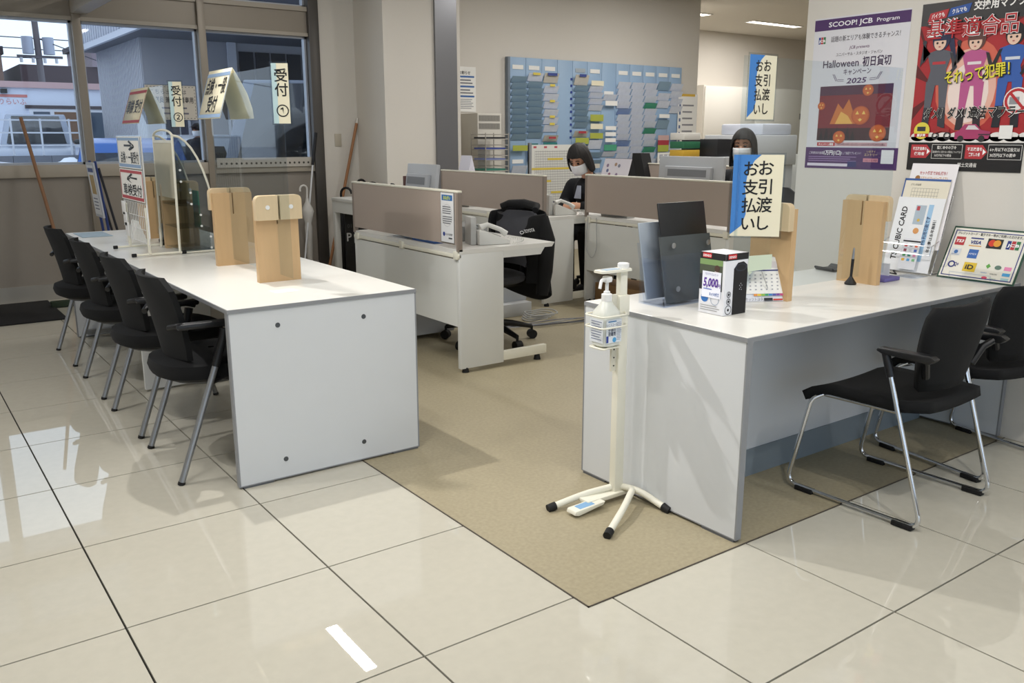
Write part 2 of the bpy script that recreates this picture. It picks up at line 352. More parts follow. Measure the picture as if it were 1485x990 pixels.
# ================================================================ COUNTERS
def counter_top(b, e, x0, y0, x1, y1, z):
    b.box(x0+.004, y0+.004, z-.0165, x1-.004, y1-.004, z)
    for (a0, b0, a1, b1) in ((x0, y0, x1, y0+.004), (x0, y1-.004, x1, y1), (x0, y0+.004, x0+.004, y1-.004), (x1-.004, y0+.004, x1, y1-.004)):
        e.box(a0, b0, z-.0165, a1, b1, z-.0015)
lc = thing('counter', 'long white reception counter by the windows with four chairs tucked under', 'counter', at=(.98, 1.18, 0))
b, e = B(), B(); counter_top(b, e, .584, -.435, 1.378, 1.18, .705); b.obj('counter_top', TOPW, lc, bevel=.001, seg=1); e.obj('edge_band', EDGE, lc)
b, e = B(), B(); counter_top(b, e, .584, 1.182, 1.378, 2.80, .705); b.obj('counter_top', TOPW, lc, bevel=.001, seg=1); e.obj('edge_band', EDGE, lc)
for yy in (-.43, 2.77):
    ep = B().box(.590, yy, .012, 1.372, yy+.025, .6885).obj('end_panel', mat('#d3d6d8', .45, noise=.02, scale=8), lc)
    B().box(.584, yy-.001, .008, .590, yy+.026, .6885).box(1.372, yy-.001, .008, 1.378, yy+.026, .6885).box(.59, yy-.001, .008, 1.372, yy+.026, .012).obj('edge_strip', EDGE, ep)
    B().box(.60, yy, 0, .72, yy+.025, .008).box(1.25, yy, 0, 1.37, yy+.025, .008).obj('foot', mat('#5a5d60', .5), ep)
    if yy < 0:
        for (sx, sz) in ((.775, .625), (1.135, .615), (.775, .085), (1.115, .085)):
            B().cyl((sx, yy-.0025, sz), (sx, yy, sz), .009, .010, 14).obj('screw_cap', mat('#55585b', .35, metal=.5), ep)
B().box(1.00, -.40, .10, 1.02, 2.77, .66).obj('modesty_panel', mat('#9b958c', .6), lc)
B().box(.975, -.40, .60, .99, 2.77, .6885).obj('apron', mat('#8b867f', .6), lc)
B().box(.63, 1.165, .012, 1.34, 1.19, .6885).obj('support_panel', WHITE, lc)
B().box(.63, 2.70, .03, 1.0, 2.74, .06).obj('cross_bar', STEEL, lc)

rc = thing('counter', 'white payment counter in front of the posters with chrome-legged chairs', 'counter', at=(2.67, -1.45, 0))
b, e = B(), B(); counter_top(b, e, 1.765, -1.85, 3.578, -1.06, .705); b.obj('counter_top', TOPW, rc, bevel=.001, seg=1); e.obj('edge_band', EDGE, rc)
for xx in (1.768, 3.545):
    ep = B().box(xx, -1.844, .014, xx+.025, -1.066, .6885).obj('end_panel', mat('#d3d6d8', .45, noise=.02, scale=8), rc)
    B().box(xx-.001, -1.85, .010, xx+.026, -1.844, .6885).box(xx-.001, -1.066, .010, xx+.026, -1.06, .6885).box(xx-.001, -1.844, .010, xx+.026, -1.066, .014).obj('edge_strip', EDGE, ep)
    B().box(xx, -1.84, 0.001, xx+.025, -1.70, .010).box(xx, -1.20, 0.001, xx+.025, -1.07, .010).obj('foot', mat('#5a5d60', .5), ep)
B().box(1.793, -1.48, .114, 3.545, -1.46, .6885).obj('modesty_panel', mat('#d4d7db', .45), rc)
B().box(1.793, -1.485, .001, 3.545, -1.465, .114).obj('kick_board', GREYP, rc)

# ================================================================ CHAIRS AT THE LEFT COUNTER (face +X)
def oval(rx, ry, n=28, p=2.6):
    return [(rx*math.copysign(abs(math.cos(2*PI*i/n))**(2/p), math.cos(2*PI*i/n)), ry*math.copysign(abs(math.sin(2*PI*i/n))**(2/p), math.sin(2*PI*i/n))) for i in range(n)]
def cushion(b, cx, cy, z, rx, ry, h, crown=.02):
    o = oval(rx, ry); rows = []
    for (k, zz) in ((.82, -h), (.97, -h*.75), (1, -h*.4), (.97, -h*.05), (.8, crown*.6), (.4, crown), (.05, crown)):
        rows.append([Vector((cx+x*k, cy+y*k, z+zz)) for x, y in o])
    b.grid(rows, closed=True); k = len(b.v); n = len(o)
    b._add([], []); b.f.append(tuple(range(k-7*n+n-1, k-7*n-1, -1))); b.mi.append(b.cur)
    return b
def back_shell(b, x0, z0, z1, hw, lean, curve=.05, th=.022, n=9, m=8):
    """upholstered back: x0 at the bottom, leaning to -x"""
    F, K = [], []
    for i in range(m+1):
        t = i/m; z = z0+(z1-z0)*t; ww = hw*(.80+.28*math.sin(PI*min(1, t*1.0)*.62)) * (1 if t < .85 else 1-.35*((t-.85)/.15)**2)
        rowF, rowK = [], []
        for j in range(n+1):
            s = -1+2*j/n; x = x0-lean*t-.03*t*t+curve*s*s*.9
            rowF.append(Vector((x+th/2, s*ww, z))); rowK.append(Vector((x-th/2, s*ww, z)))
        F.append(rowF); K.append(rowK)
    rows = [f + k[::-1] for f, k in zip(F, K)]
    b.grid(rows, closed=True); q = len(rows[0]); k = len(b.v)
    b.f += [tuple(range(k-q*(m+1)+q-1, k-q*(m+1)-1, -1)), tuple(range(k-q, k))]; b.mi += [b.cur]*2
    return b
def chair_left():
    t = thing('arm_chair', '', 'chair', 'black chairs tucked under the left counter')
    cushion(B(), .0, 0, .455, .245, .235, .075).obj('seat', FAB, t)
    B().cyl((-.02, 0, .36), (-.02, 0, .385), .15, .19, 20).obj('seat_pan', mat('#3b3d40', .5), t)
    back_shell(B(), -.175, .47, .80, .22, .045).obj('backrest', FAB, t, smooth=1.0)
    for s in (-1, 1):
        y = s*.25
        B().tube([(-.222, y, .006), (-.052, y*1.0, .47)], .0125, 12).obj('leg', TUBE, t)
        B().cyl((-.224, y, 0), (-.220, y, .012), .014, .014, 12).obj('foot', RUB, t)
        B().tube([(-.058, y, .455), (-.022, y, .555), (-.012, y, .60)], [.016, .017, .018], 12).obj('arm_sleeve', PLB, t)
        B().tube(fillet([(-.205, s*.20, .615), (-.18, y, .628), (-.02, y, .622), (.015, y, .61)], .03), [.012]*13+[.012], 10).obj('armrest_bar', PLB, t)
        B().box(-.19, y-.022, .612, .03, y+.022, .636).obj('armrest', PLB, t, bevel=.009)
        B().tube([(.275, s*.23, .006), (.17, s*.215, .40)], .0125, 12).obj('leg', TUBE, t)
        B().cyl((.276, s*.23, 0), (.273, s*.23, .012), .014, .014, 12).obj('foot', RUB, t)
        B().tube([(-.085, y, .39), (.0, s*.2, .40), (.17, s*.215, .40)], .011, 10).obj('seat_rail', PLB, t)
    return t
ch = chair_left()
for i, (cy, lb) in enumerate(((0.0, 'black armchair with grey tube legs nearest the counter end panel'), (.67, 'second black armchair from the near end of the left counter'), (1.405, 'third black armchair from the near end of the left counter'), (2.225, 'black armchair nearest the windows at the left counter'))):
    M = Matrix.Translation((.645, cy, 0)) @ Matrix.Rotation((-.02, .015, -.01, .02)[i], 4, 'Z')
    if i == 0: ch.matrix_basis = M; ch['label'] = lb
    else: copy_tree(ch, None, M, lb)

# ================================================================ SLED CHAIRS AT THE RIGHT COUNTER (local: face +x)
def chair_sled():
    t = thing('sled_chair', '', 'chair', 'chrome sled chairs at the payment counter')
    rows = []
    for i in range(13):
        x = -.22+.46*i/12; row = []
        for j in range(11):
            s = -1+2*j/10; hw = .225*(1 if i > 3 else .80+.20*math.sin(PI/2*i/3)); z = .402+.010*s*s - (.0 if i < 10 else .045*((i-9)/3)**2) + (.0 if i > 2 else .004*(2-i))
            row.append(Vector((x, s*hw, z)))
        rows.append(row)
    B().grid(rows).obj('seat', FAB, t, solid=.036, smooth=1.2)
    rows = []
    for i in range(10):
        tt = i/9; row = []
        for j in range(11):
            s = -1+2*j/10; hw = .12+.085*math.sin(PI*(.10+.55*tt)); hw = hw if tt < .85 else hw*(1-.12*((tt-.85)/.15)**2)
            x = -.195-.05*tt+.045*s*s
            row.append(Vector((x, s*hw*1.02, .465+.30*tt)))
        rows.append(row)
    B().grid(rows).obj('backrest', FAB, t, solid=.028, smooth=1.2)
    for s in (-1, 1):
        y = s*.25
        pts = fillet([(-.108, y, .525), (-.272, y, .013), (.27, y, .013), (.20, s*.235, .365), (.17, s*.20, .385)], .055, 6)
        B().tube(pts, .0085, 12).obj('sled_frame', CHROME, t)
        B().tube([(-.109, y, .52), (-.083, y, .60)], .0145, 12).obj('arm_sleeve', PLB, t)
        B().prism([(-.245, .592), (-.075, .598), (-.055, .606), (-.06, .618), (-.245, .622), (-.265, .61)], (0, y+.019, 0), (1, 0, 0), (0, 0, 1), .038).obj('armrest', PLB, t, bevel=.005)
        B().tube([(-.22, y, .605), (-.20, s*.20, .58), (-.185, s*.16, .52)], .013, 10).obj('back_bracket', PLB, t)
        B().box(.15, y-.015, 0, .225, y+.015, .018).obj('foot', RUB, t, bevel=.003); B().box(-.245, y-.015, 0, -.17, y+.015, .018).obj('foot', RUB, t, bevel=.003)
        B().tube([(-.15, y, .39), (-.13, s*.20, .386), (.17, s*.20, .383)], .008, 10).obj('seat_rail', CHROME, t)
    return t
cs = chair_sled()
for i, (x, y, rz, lb) in enumerate(((2.585, -1.895, PI/2+.02, 'black chrome-framed sled chair pulled up to the middle of the payment counter'), (3.245, -1.86, PI/2-.16, 'black chrome-framed sled chair at the right picture edge under the card sign'))):
    M = Matrix.Translation((x, y, .001)) @ Matrix.Rotation(rz, 4, 'Z')
    if i == 0: cs.matrix_basis = M; cs['label'] = lb
    else: copy_tree(cs, None, M, lb)

# ================================================================ WOODEN SCREEN STANDS AND CLEAR SCREENS
WD = wood(); WDL = wood('#d3bd98')
def wood_stand(x, y, rz, label, knobs=True):
    with frame((x, y, .705), rz):            # local: block faces -y, screen runs along y
        t = thing('screen_stand', label, 'stand', 'wooden screen stands on the counters')
        B().prism([(-.095, 0), (.095, 0), (.095, .352), (.003, .352), (.003, .25), (-.003, .25), (-.003, .352), (-.095, .352)], (0, .030, 0), (1, 0, 0), (0, 0, 1), .030).obj('board', WD, t)
        for sx in (-1, 1):
            pl = [(.004, .27), (.103, .27), (.103, .353)] + [(.081+.022*math.cos(a), .353+.022*math.sin(a)) for a in (.5, 1.05, PI/2)] + [(.004, .375)]
            B().prism([(sx*p[0], p[1]) for p in pl], (0, 0, 0), (1, 0, 0), (0, 0, 1), .032).obj('clamp_block', WDL, t, bevel=.0015, seg=1)
        if knobs:
            for kx in (-.052, .052): B().lathe([(.0, -.006), (.007, -.005), (.0095, 0), (.0095, .003)], (kx, -.034, .325), 14, m=Matrix.Rotation(PI/2, 3, 'X')).obj('knob', WHP, t)
    return t
wood_stand(.995, .085, 0, 'wooden screen stand nearest the near end of the left counter, with two white knobs')
wood_stand(1.01, .725, PI, 'second wooden screen stand on the left counter, slotted back towards the viewer')
wood_stand(1.0, 1.58, 0, 'wooden screen stand seen through the curved leaflet rack')
wood_stand(1.0, 2.16, PI, 'wooden screen stand behind the white grid panel')
wood_stand(2.385, -1.435, -PI/2, 'wooden screen stand behind the lower payment sign, with a white knob')
wood_stand(3.03, -1.425, PI/2, 'wooden screen stand beside the black pen')
def screen(x0, y0, x1, y1, label):
    o = B().box(x0, y0, .735, x1, y1, 1.605).obj('clear_screen', ACRYL, label=label, cat='screen', group='clear acrylic screens')
    return o
screen(.9935, -.06, .9965, .88, 'clear acrylic screen at the near end of the left counter')
screen(.9985, 1.43, 1.0015, 2.37, 'clear acrylic screen at the window end of the left counter')
screen(2.17, -1.4365, 3.19, -1.4335, 'clear acrylic screen on the payment counter')

# paper signs on the screens
def sheet_sign(name, label, o, u, v, w_, h_, m, group=None, pouch=True):
    """laminated sheet, lower-left corner o"""
    o, u, v = Vector(o), Vector(u).normalized(), Vector(v).normalized()
    t = thing(name, label, 'sign', group, at=o)
    B().prism([(0, 0), (w_, 0), (w_, h_), (0, h_)], o, u, v, .0008).obj('sheet', m, t)
    if pouch: B().prism([(-.007, -.007), (w_+.007, -.007), (w_+.007, h_+.007), (-.007, h_+.007)], o-u.cross(v)*.0006, u, v, .0004).obj('laminate', clear('#eef1f2', .6, 'laminate'), t)
    return t, Sheet(o+u.cross(v)*.0008, u, v)
BLU = '#3f7fc6'
def pay_sign(label, o, u, w_, h_):
    t, s = sheet_sign('payment_sign', label, o, u, (0, 0, 1), w_, h_, CREAM, 'payment signs')
    s.poly([(0, .02*h_), (0, h_), (.55*w_, h_), (.42*w_, .93*h_), (.30*w_, .80*h_), (.26*w_, .6*h_), (.30*w_, .40*h_), (.30*w_, .27*h_), (.22*w_, .13*h_)], BLU)
    cs_ = h_*.160
    s.vtext('お引渡し', .66*w_, .765*h_, cs_, BLACK, 1.40, .012); s.vtext('お支払い', .36*w_, .755*h_, cs_, BLACK, 1.40, .012)
    s.done(t)
pay_sign('large blue and cream vertical payment sign on the near edge of the clear screen', (2.168, -1.415, .962), (.16, -.17, 0), .178, .297)
pay_sign('smaller blue and cream vertical payment sign at the top of the clear screen', (2.195, -1.4385, 1.385), (1, 0, 0), .152, .225)
for lb, y0, ch_ in (('narrow folded reception sign with the number 1 on the near screen edge', -.065, '①'), ('narrow folded reception sign with the number 2 on the farther screen edge', 1.425, '②')):
    n_ = Vector((-.45, -.9, 0)).normalized(); u_ = Vector((.9, -.45, 0)).normalized()
    t, s = sheet_sign('reception_sign', lb, Vector((.955, y0+.012, 1.375)), u_, (0, 0, 1), .066, .235, CREAM, 'numbered reception signs')
    s.rect(0, 0, .020, .235, '#b9d3d6'); s.text('受', .036, .168, .044, BLACK, bold=.012); s.text('付', .036, .112, .044, BLACK, bold=.012); s.text(ch_, .037, .03, .046, BLACK, bold=.01)
    s.done(t)
def tent(label, y0, y1, z0, z1, border, l1, l2):
    t = thing('tent_sign', label, 'sign', 'folded paper tents on the clear screens', at=(1.0, y0, z0))
    H0 = z1-z0; prof = [(-.072, 0), (-.054, H0*.25), (-.036, H0*.5), (-.018, H0*.75), (0, H0), (.030, H0*.78), (.062, H0*.5), (.082, H0*.2), (.086, 0)]
    for nm, pr in (('front_flap', prof[:5]), ('back_flap', prof[4:])):
        B().grid([[Vector((.997+x, y, z0+z)) for y in (y0, y1)] for x, z in pr]).obj(nm, CREAM, t, solid=.0012)
    u = Vector((0, -1, 0)); v = Vector((.072, 0, z1-z0)).normalized()
    s = Sheet(Vector((.9235, y1, z0)), u, v); W_ = y1-y0; H_ = z1-z0
    s.rect(.008, .005, W_-.008, .022, border); s.rect(.008, H_-.022, W_-.008, H_-.005, border); s.rect(0, .005, .007, H_-.005, border); s.rect(W_-.007, .005, W_, H_-.005, border)
    if l2: s.text(l1, W_/2, H_*.56, H_*.30, BLACK, width=W_*.86, bold=.015); s.text(l2, W_/2, H_*.17, H_*.30, BLACK, width=W_*.42, bold=.015)
    else: s.text(l1, W_/2, H_*.35, H_*.34, BLACK, width=W_*.86, bold=.015)
    s.done(t)
tent('blue-edged folded paper tent for inspection reception on the near screen', .53, .86, 1.405, 1.63, '#8fa9c9', '点検・一般', '受付')
tent('red-edged folded paper tent for car inspection reception on the far screen', 2.02, 2.44, 1.40, 1.61, '#b5474d', '車検 受付', None)

# ================================================================ THINGS ON THE LEFT COUNTER
g = thing('grid_panel_stand', 'white wire grid panel stand with two arrow signs', 'stand', at=(.74, 1.48, .705))
for yy in (1.27, 1.70):
    B().cyl((.66, yy, .716), (.915, yy, .716), .006, None, 10).obj('foot_bar', IVORY, g)
    for xx in (.65, .905): B().cyl((xx, yy, .716), (xx+.022, yy, .716), .0095, None, 10).obj('rubber_cap', RUB, g)
    B().box(.733, yy-.010, .716, .747, yy+.010, .96).obj('post', IVORY, g, bevel=.003)
    B().cyl((.74, yy-.03*(yy < 1.5)+.03*(yy > 1.5), .80), (.74, yy-.03*(yy < 1.5)+.03*(yy > 1.5), 1.325), .0045, None, 8).obj('grid_rail', WHP, g)
for k in range(13):
    yy = 1.255+k*.0375; B().cyl((.74, yy, .765), (.74, yy, 1.325), .0018, None, 6).obj('grid_wire', WHP, g)
for k in range(9):
    zz = .77+k*.069; B().cyl((.738, 1.24, zz), (.738, 1.73, zz), .0018, None, 6).obj('grid_wire', WHP, g)
for zz, l1, arrow, bc, lb in ((1.158, '点検・一般受付', '→', '#8fa9c9', 'white sign with right arrow on top of the grid panel'), (.987, '車検受付', '←', '#b5474d', 'white sign with left arrow below the other on the grid panel')):
    t, s = sheet_sign('arrow_sign', lb, (.731, 1.73, zz), (0, -1, 0), (0, 0, 1), .50, .165, PAPER, 'arrow signs on the grid panel')
    s.rect(.01, .005, .49, .022, bc); s.rect(.01, .145, .49, .16, bc); s.rect(.004, .02, .016, .145, bc); s.rect(.484, .02, .496, .145, bc)
    s.text(arrow, .27, .095, .06, BLACK, width=.22, bold=.03); s.text(l1, .26, .032, .052, BLACK, width=.40, bold=.015); s.done(t)
r = thing('leaflet_rack', 'clear curved leaflet rack with ivory frame on the left counter', 'rack', at=(.95, 1.45, .705))
cv = [(.905+.205*math.sin(a), .72+.61*math.cos(a)) for a in [PI/2*i/10 for i in range(11)]]
for yy in (1.27, 1.64):
    fr = B().tube([(x, yy, z) for x, z in cv], .006, 8).obj('side_frame', IVORY, r)
    B().tube([(.905, yy, 1.325), (.895, yy, .712), (1.11, yy, .712)], .007, 8).obj('side_post', IVORY, r)
    B().prism([(.905, .72)] + [(x, z) for x, z in cv][::-1], (0, yy+.001, 0), (1, 0, 0), (0, 0, 1), .002).obj('side_panel', clear('#d9dddd', .8, 'grey_clear'), r)
B().tube(arc((.905, 1.455, 1.325), .185, 0, PI, 12, (0, -1, 0), (0, 0, .18)), .006, 8).obj('handle', IVORY, r)
B().box(.899, 1.275, 1.0, .905, 1.635, 1.30).obj('back_panel', mat('#d5cfb9', .6, noise=.06, scale=14), r)
B().box(.897, 1.275, 1.29, .907, 1.635, 1.305).obj('top_bar', IVORY, r)
for k in range(4):
    zz = 1.15-k*.12; xx = .93+k*.045
    p = B().box(.91, 1.275, zz-.07, xx, 1.635, zz-.067).box(xx-.002, 1.275, zz-.07, xx, 1.635, zz+.05).obj('pocket', clear('#e4e8e8', .8, 'grey_clear2'), r)
    B().cyl((xx, 1.268, zz), (xx, 1.262, zz), .006, None, 10).obj('rivet', WHP, p); B().cyl((xx, 1.268, zz-.06), (xx, 1.262, zz-.06), .006, None, 10).obj('rivet', WHP, p)
B().box(1.05, 1.40, .83, 1.058, 1.50, 1.03).obj('leaflet', mat('#4f9b72', .5), label='green leaflet standing in the curved rack', cat='leaflet')
# small things further along the counter
t = thing('pump_bottle', 'silver pump bottle on a grey box behind the leaflet rack', 'bottle', at=(1.12, 1.93, .705))
B().box(1.06, 1.86, .706, 1.18, 1.99, .80).obj('base_box', mat('#77776f', .5), t, bevel=.004)
B().lathe([(.045, 0), (.047, .02), (.035, .04), (.022, .05), (.022, .06), (.028, .062), (.026, .07), (.012, .075), (.012, .09)], (1.12, 1.92, .80), 18).obj('bottle', mat('#b9babb', .2, metal=.7), t)
t = thing('tape_dispenser', 'round silver tape dispenser behind the grid panel', 'dispenser', at=(.98, 1.86, .705))
B().cyl((.95, 1.87, .765), (1.0, 1.85, .765), .055, None, 24).obj('reel', mat('#a6a8aa', .3, metal=.6), t, bevel=.006)
B().box(.95, 1.80, .706, 1.0, 1.92, .725).obj('base', PLB, t, bevel=.004)
t = thing('tag_holder', 'white plastic key tags hung on the grid panel', 'tags', at=(.72, 1.66, .77))
for k, zz in enumerate((.90, .84, .785)): B().box(.715, 1.63-.02*k, zz, .722, 1.70-.02*k, zz+.075).obj('tag', WHP, t, bevel=.002)
B().box(.62, 2.42, .706, .80, 2.74, .708).obj('document', mat('#9fb4c4', .6, noise=.2, scale=30), label='bluish printed sheet lying at the window end of the counter', cat='paper')
t = thing('clipboard_pile', 'brown folders with a black clipboard at the window end of the counter', 'folders', at=(1.08, 2.6, .705))
B().box(.95, 2.42, .706, 1.28, 2.70, .742).obj('folder', mat('#8d6f5d', .7), t, bevel=.003); B().box(.97, 2.43, .742, 1.27, 2.69, .752).obj('clipboard', PLB, t, bevel=.002)
B().tube([(.98, 2.5, .77), (1.2, 2.45, .79)], .006, 8).obj('pen', STEEL, t)
t = thing('mini_notice', 'small white folded notice by the grid panel', 'sign', at=(.80, 1.98, .705))
B().prism([(0, 0), (.09, 0), (.045, .13)], (.80, 2.08, .706), (1, 0, 0), (0, 0, 1), .16).obj('card', PAPER, t)
t = thing('product_holder', 'white perforated strip holder behind the second wooden stand', 'holder', at=(1.2, 1.3, .705))
B().box(1.16, .98, .706, 1.2, 1.5, 1.0).obj('plate', WHP, t, bevel=.004)
for k in range(6): B().cyl((1.158, 1.03+k*.085, .95), (1.16, 1.03+k*.085, .95), .014, None, 12).obj('hole', mat('#3c3d40', .6), t)
B().box(.86, -.20, .7052, .96, -.13, .7058).obj('sticker', PAPER, label='tiny white sticker on the near end of the left counter', cat='sticker')
# perforated rail on the sill
t = thing('perforated_rail', 'white perforated angle rail on the right window sill', 'rail', at=(2.6, 4.43, 1.1))
B().box(2.13, 4.425, 1.05, 3.06, 4.437, 1.135).obj('plate', mat('#b8b3aa', .5), t)
for k in range(20): B().cyl((2.17+k*.046, 4.4235, 1.085), (2.17+k*.046, 4.425, 1.085), .010, None, 10).obj('hole', mat('#3a3733', .7), t)
# notice on the window
t, s = sheet_sign('window_notice', 'dash-bordered staff entrance notice taped to the window', (1.57, 4.425, 1.465), (1, 0, 0), (0, 0, 1), .42, .285, mat('#c9c4ba', .8))
for k in range(14): s.rect(.012+k*.029, .270, .026+k*.029, .276, '#77766f'); s.rect(.012+k*.029, .010, .026+k*.029, .016, '#77766f')
for k in range(9): s.rect(.008, .02+k*.028, .013, .034+k*.028, '#77766f'); s.rect(.407, .02+k*.028, .412, .034+k*.028, '#77766f')
s.text('こちら出入口は', .19, .215, .036, '#4a4b52', width=.30); s.text('従業員 兼 納車者専用', .215, .145, .044, '#22232a', width=.36, bold=.012); s.lines(.06, .105, .36, 2, .045, .014, '#6b6a78'); s.done(t)

# ================================================================ THINGS ON THE PAYMENT COUNTER
t = thing('brochure_holder', 'clear plastic holder with black clipboards and a silver tablet', 'holder', at=(2.05, -1.29, .705))
CL = clear('#f3f6fb', 1.0, 'clear_blue')
B().box(1.905, -1.345, .706, 2.25, -1.215, .711).box(1.905, -1.345, .711, 1.909, -1.215, .88).box(2.246, -1.345, .711, 2.25, -1.215, .88).obj('tray', CL, t)
tilt = Euler((-.20, 0, 0))
B().cbox((2.077, -1.328, .80), (.345, .004, .19), tilt).obj('front_plate', CL, t); B().cbox((2.077, -1.22, .82), (.345, .004, .23), tilt).obj('back_plate', CL, t)
def leaning(name, label, c, d, m, extra=None):
    o = thing(name, label, 'clipboard', at=c); B().cbox(c, d, tilt).obj('board', m, o, bevel=.004)
    return o
o = leaning('clipboard', 'black clipboard standing in the clear plastic holder', (2.10, -1.262, .898), (.255, .008, .37), mat('#0e0f12', .35))
B().cbox((2.085, -1.292, .835), (.275, .005, .25), tilt).obj('lower_board', mat('#4a4f50', .5), o)
for px, pz in ((2.0, .925), (2.19, .925), (2.0, .765), (2.19, .765)): B().lathe([(.010, 0), (.011, .003), (.006, .004)], (px, -1.309+(.20*(.84-pz)*-1), pz), 14, m=Matrix.Rotation(PI/2, 3, 'X')).obj('eyelet', STEEL, o)
leaning('tablet', 'thin silver tablet leaning behind the black clipboard', (2.03, -1.225, .865), (.25, .008, .29), mat('#9aa3ad', .35, metal=.4))
# boxed product
t = thing('product_box', 'tall white and black boxed product with a 5,000 price card', 'box', at=(2.02, -1.55, .705))
bx = B().box(1.963, -1.578, .706, 2.082, -1.462, .925).obj('carton', mat('#e4e5ea', .4), t, bevel=.0015)
s = Sheet((1.963, -1.462, .706), *XF)
s.rect(0, .195, .116, .219, '#17181b'); s.rect(.012, .2, .052, .217, '#c8242b', 2); s.text('DENSO', .032, .2035, .009, '#ffffff', layer=3, bold=.02); s.rect(0, .085, .105, .195, '#4a5140'); s.poly([(0, .085), (.105, .085), (.105, .115), (.06, .15), (0, .14)], '#23252a', 2)
s.disc(.08, .165, .012, '#4a352b', 3); s.poly([(.06, .115), (.1, .115), (.095, .152), (.07, .155)], '#c9b9b6', 3); s.rect(.0, .195-.02, .105, .195, '#7d9a62', 2)
s.disc(.028, .057, .017, '#2f6db4', 2); s.ringd(.075, .052, .019, .002, '#8b9ab0', 2); s.lines(.01, .03, .1, 3, .008, .0025, '#9a9a98'); s.done(bx)
s = Sheet((1.963, -1.578, .706), *YF)
s.rect(0, .195, .119, .219, '#17181b'); s.rect(.012, .2, .056, .217, '#c8242b', 2); s.text('DENSO', .034, .2035, .009, '#ffffff', layer=3, bold=.02)
s.poly([(.045, 0), (.119, 0), (.119, .15), (.115, .175), (.095, .188), (.065, .185), (.045, .165)], '#0d0e12'); s.disc(.082, .168, .032, '#2a2d3a', 2, .014); s.disc(.082, .168, .024, '#14151b', 3, .010)
for k, (dx, dz) in enumerate(((0, .12), (-.006, .113), (.006, .113), (0, .106), (-.006, .1), (.004, .098))): s.disc(.085+dx, dz-.01, .0016, '#d5d7e0', 3)
for zz in (.075, .05, .02): s.ringd(.024, zz, .011 if zz > .03 else .017, .0025, '#22242a', 2); s.disc(.024, zz, .005, '#22242a', 2)
s.done(bx)
pc = B().box(1.9595, -1.563, .765, 1.9610, -1.478, .858).obj('price_card', mat('#eef0fa', .6), t)
s = Sheet((1.9595, -1.478, .765), *XF); s.text('アロマプリズム セット', .043, .080, .008, '#3c3f8f', width=.06); s.text('5,000', .040, .040, .034, '#5a2f96', width=.068, bold=.03, shear=.15); s.text('円', .078, .040, .012, '#5a2f96', bold=.02); s.lines(.008, .032, .05, 1, .01, .003, '#5b6fc0'); s.text('ネッツの価格', .058, .008, .011, '#2e5ea8', width=.045, bold=.02); s.done(pc)
# desk calendar with bubble
t = thing('desk_calendar', 'white desk calendar with a pale green bubble card', 'calendar', at=(2.30, -1.42, .705))
with frame((2.335, -1.43, .706), -.5):
    B().prism([(-.05, 0), (.05, 0), (.0, .165)], (-.085, 0, 0), (0, 1, 0), (0, 0, 1), .17).obj('stand', mat('#dfe1e8', .6), t)
    vv = Vector((0, .05, .165)).normalized(); o_ = Vector((-.085, -.052, .0))
    pg = B().prism([(0, .03), (.17, .03), (.17, .17), (0, .17)], o_, (1, 0, 0), vv, .002).obj('page', PAPER, t)
    s = Sheet(o_+Vector((0, -.0025, .0)), (1, 0, 0), vv)
    for k, c in enumerate(('#e28f3c', '#e0c243', '#8dbb4a', '#3f9e6b', '#3a7fc0', '#4a55a8', '#7c4a9c', '#c04a7c')): s.rect(.05+k*.015, .022, .064+k*.015, .030, c)
    s.rect(0, .118, .17, .123, '#3a3f7a')
    for i in range(5):
        for j in range(7): s.rect(.012+j*.022, .045+i*.014, .019+j*.022, .049+i*.014, '#c0392b' if j == 0 else '#9a9ba2')
    for i in range(3): s.rect(.02+i*.05, .13, .05+i*.05, .155, '#d8d3d3')
    s.text('ネッツトヨタ', .05, .004, .012, '#6a6c74', width=.07); s.rect(.09, .003, .125, .014, '#22242a'); s.rect(.127, .004, .165, .010, '#c0392b'); s.done(pg)
    cd = B().prism([(-.02, .12), (.075, .13), (.075, .185), (-.015, .18)], (-.06, -.075, 0), (1, 0, 0), (0, 0, 1), .0015).prism([(-.015, .12), (.0, .12), (-.012, .105)], (-.06, -.075, 0), (1, 0, 0), (0, 0, 1), .0015).obj('bubble_card', mat('#ccd8c0', .6), t)
    s = Sheet((-.06, -.0752, 0), (1, 0, 0), (0, 0, 1)); s.text('期間限定', .028, .166, .010, '#2c3a2c', width=.05, bold=.02); s.text('初売・特価', .028, .146, .015, '#c0392b', width=.07, bold=.03); s.text('限定', .028, .131, .009, '#2c3a2c', bold=.02); s.done(cd)
    B().cyl((-.02, -.07, .12), (.02, -.045, .05), .0012, None, 6).obj('wire', STEEL, t)
# pen in its stand
t = thing('pen_stand', 'black pen upright in a small black base', 'pen', at=(2.943, -1.437, .705))
B().lathe([(.024, 0), (.025, .006), (.016, .018), (.008, .03), (.006, .034)], (2.943, -1.437, .706), 18).obj('base', BLACK, t)
B().tube([(2.943, -1.437, .735), (2.945, -1.438, .815)], [.0055, .0065], 12).obj('pen_barrel', BLACK, t); B().tube([(2.945, -1.438, .815), (2.946, -1.439, .862)], [.0062, .003], 12).obj('pen_cap', STEEL, t)
B().prism([(0, .012), (.012, 0), (.10, 0), (.115, .018), (.11, .022), (.09, .008), (.018, .008), (.004, .018)], (3.19, -1.08, .706), (1, -.15, 0), (0, 0, 1), .11).obj('cash_tray', mat('#141519', .4), label='flat black cash tray behind the right wooden stand', cat='tray')
t = thing('card_terminal', 'black card terminal with a card in it behind the wooden stand', 'terminal', at=(3.24, -1.36, .705))
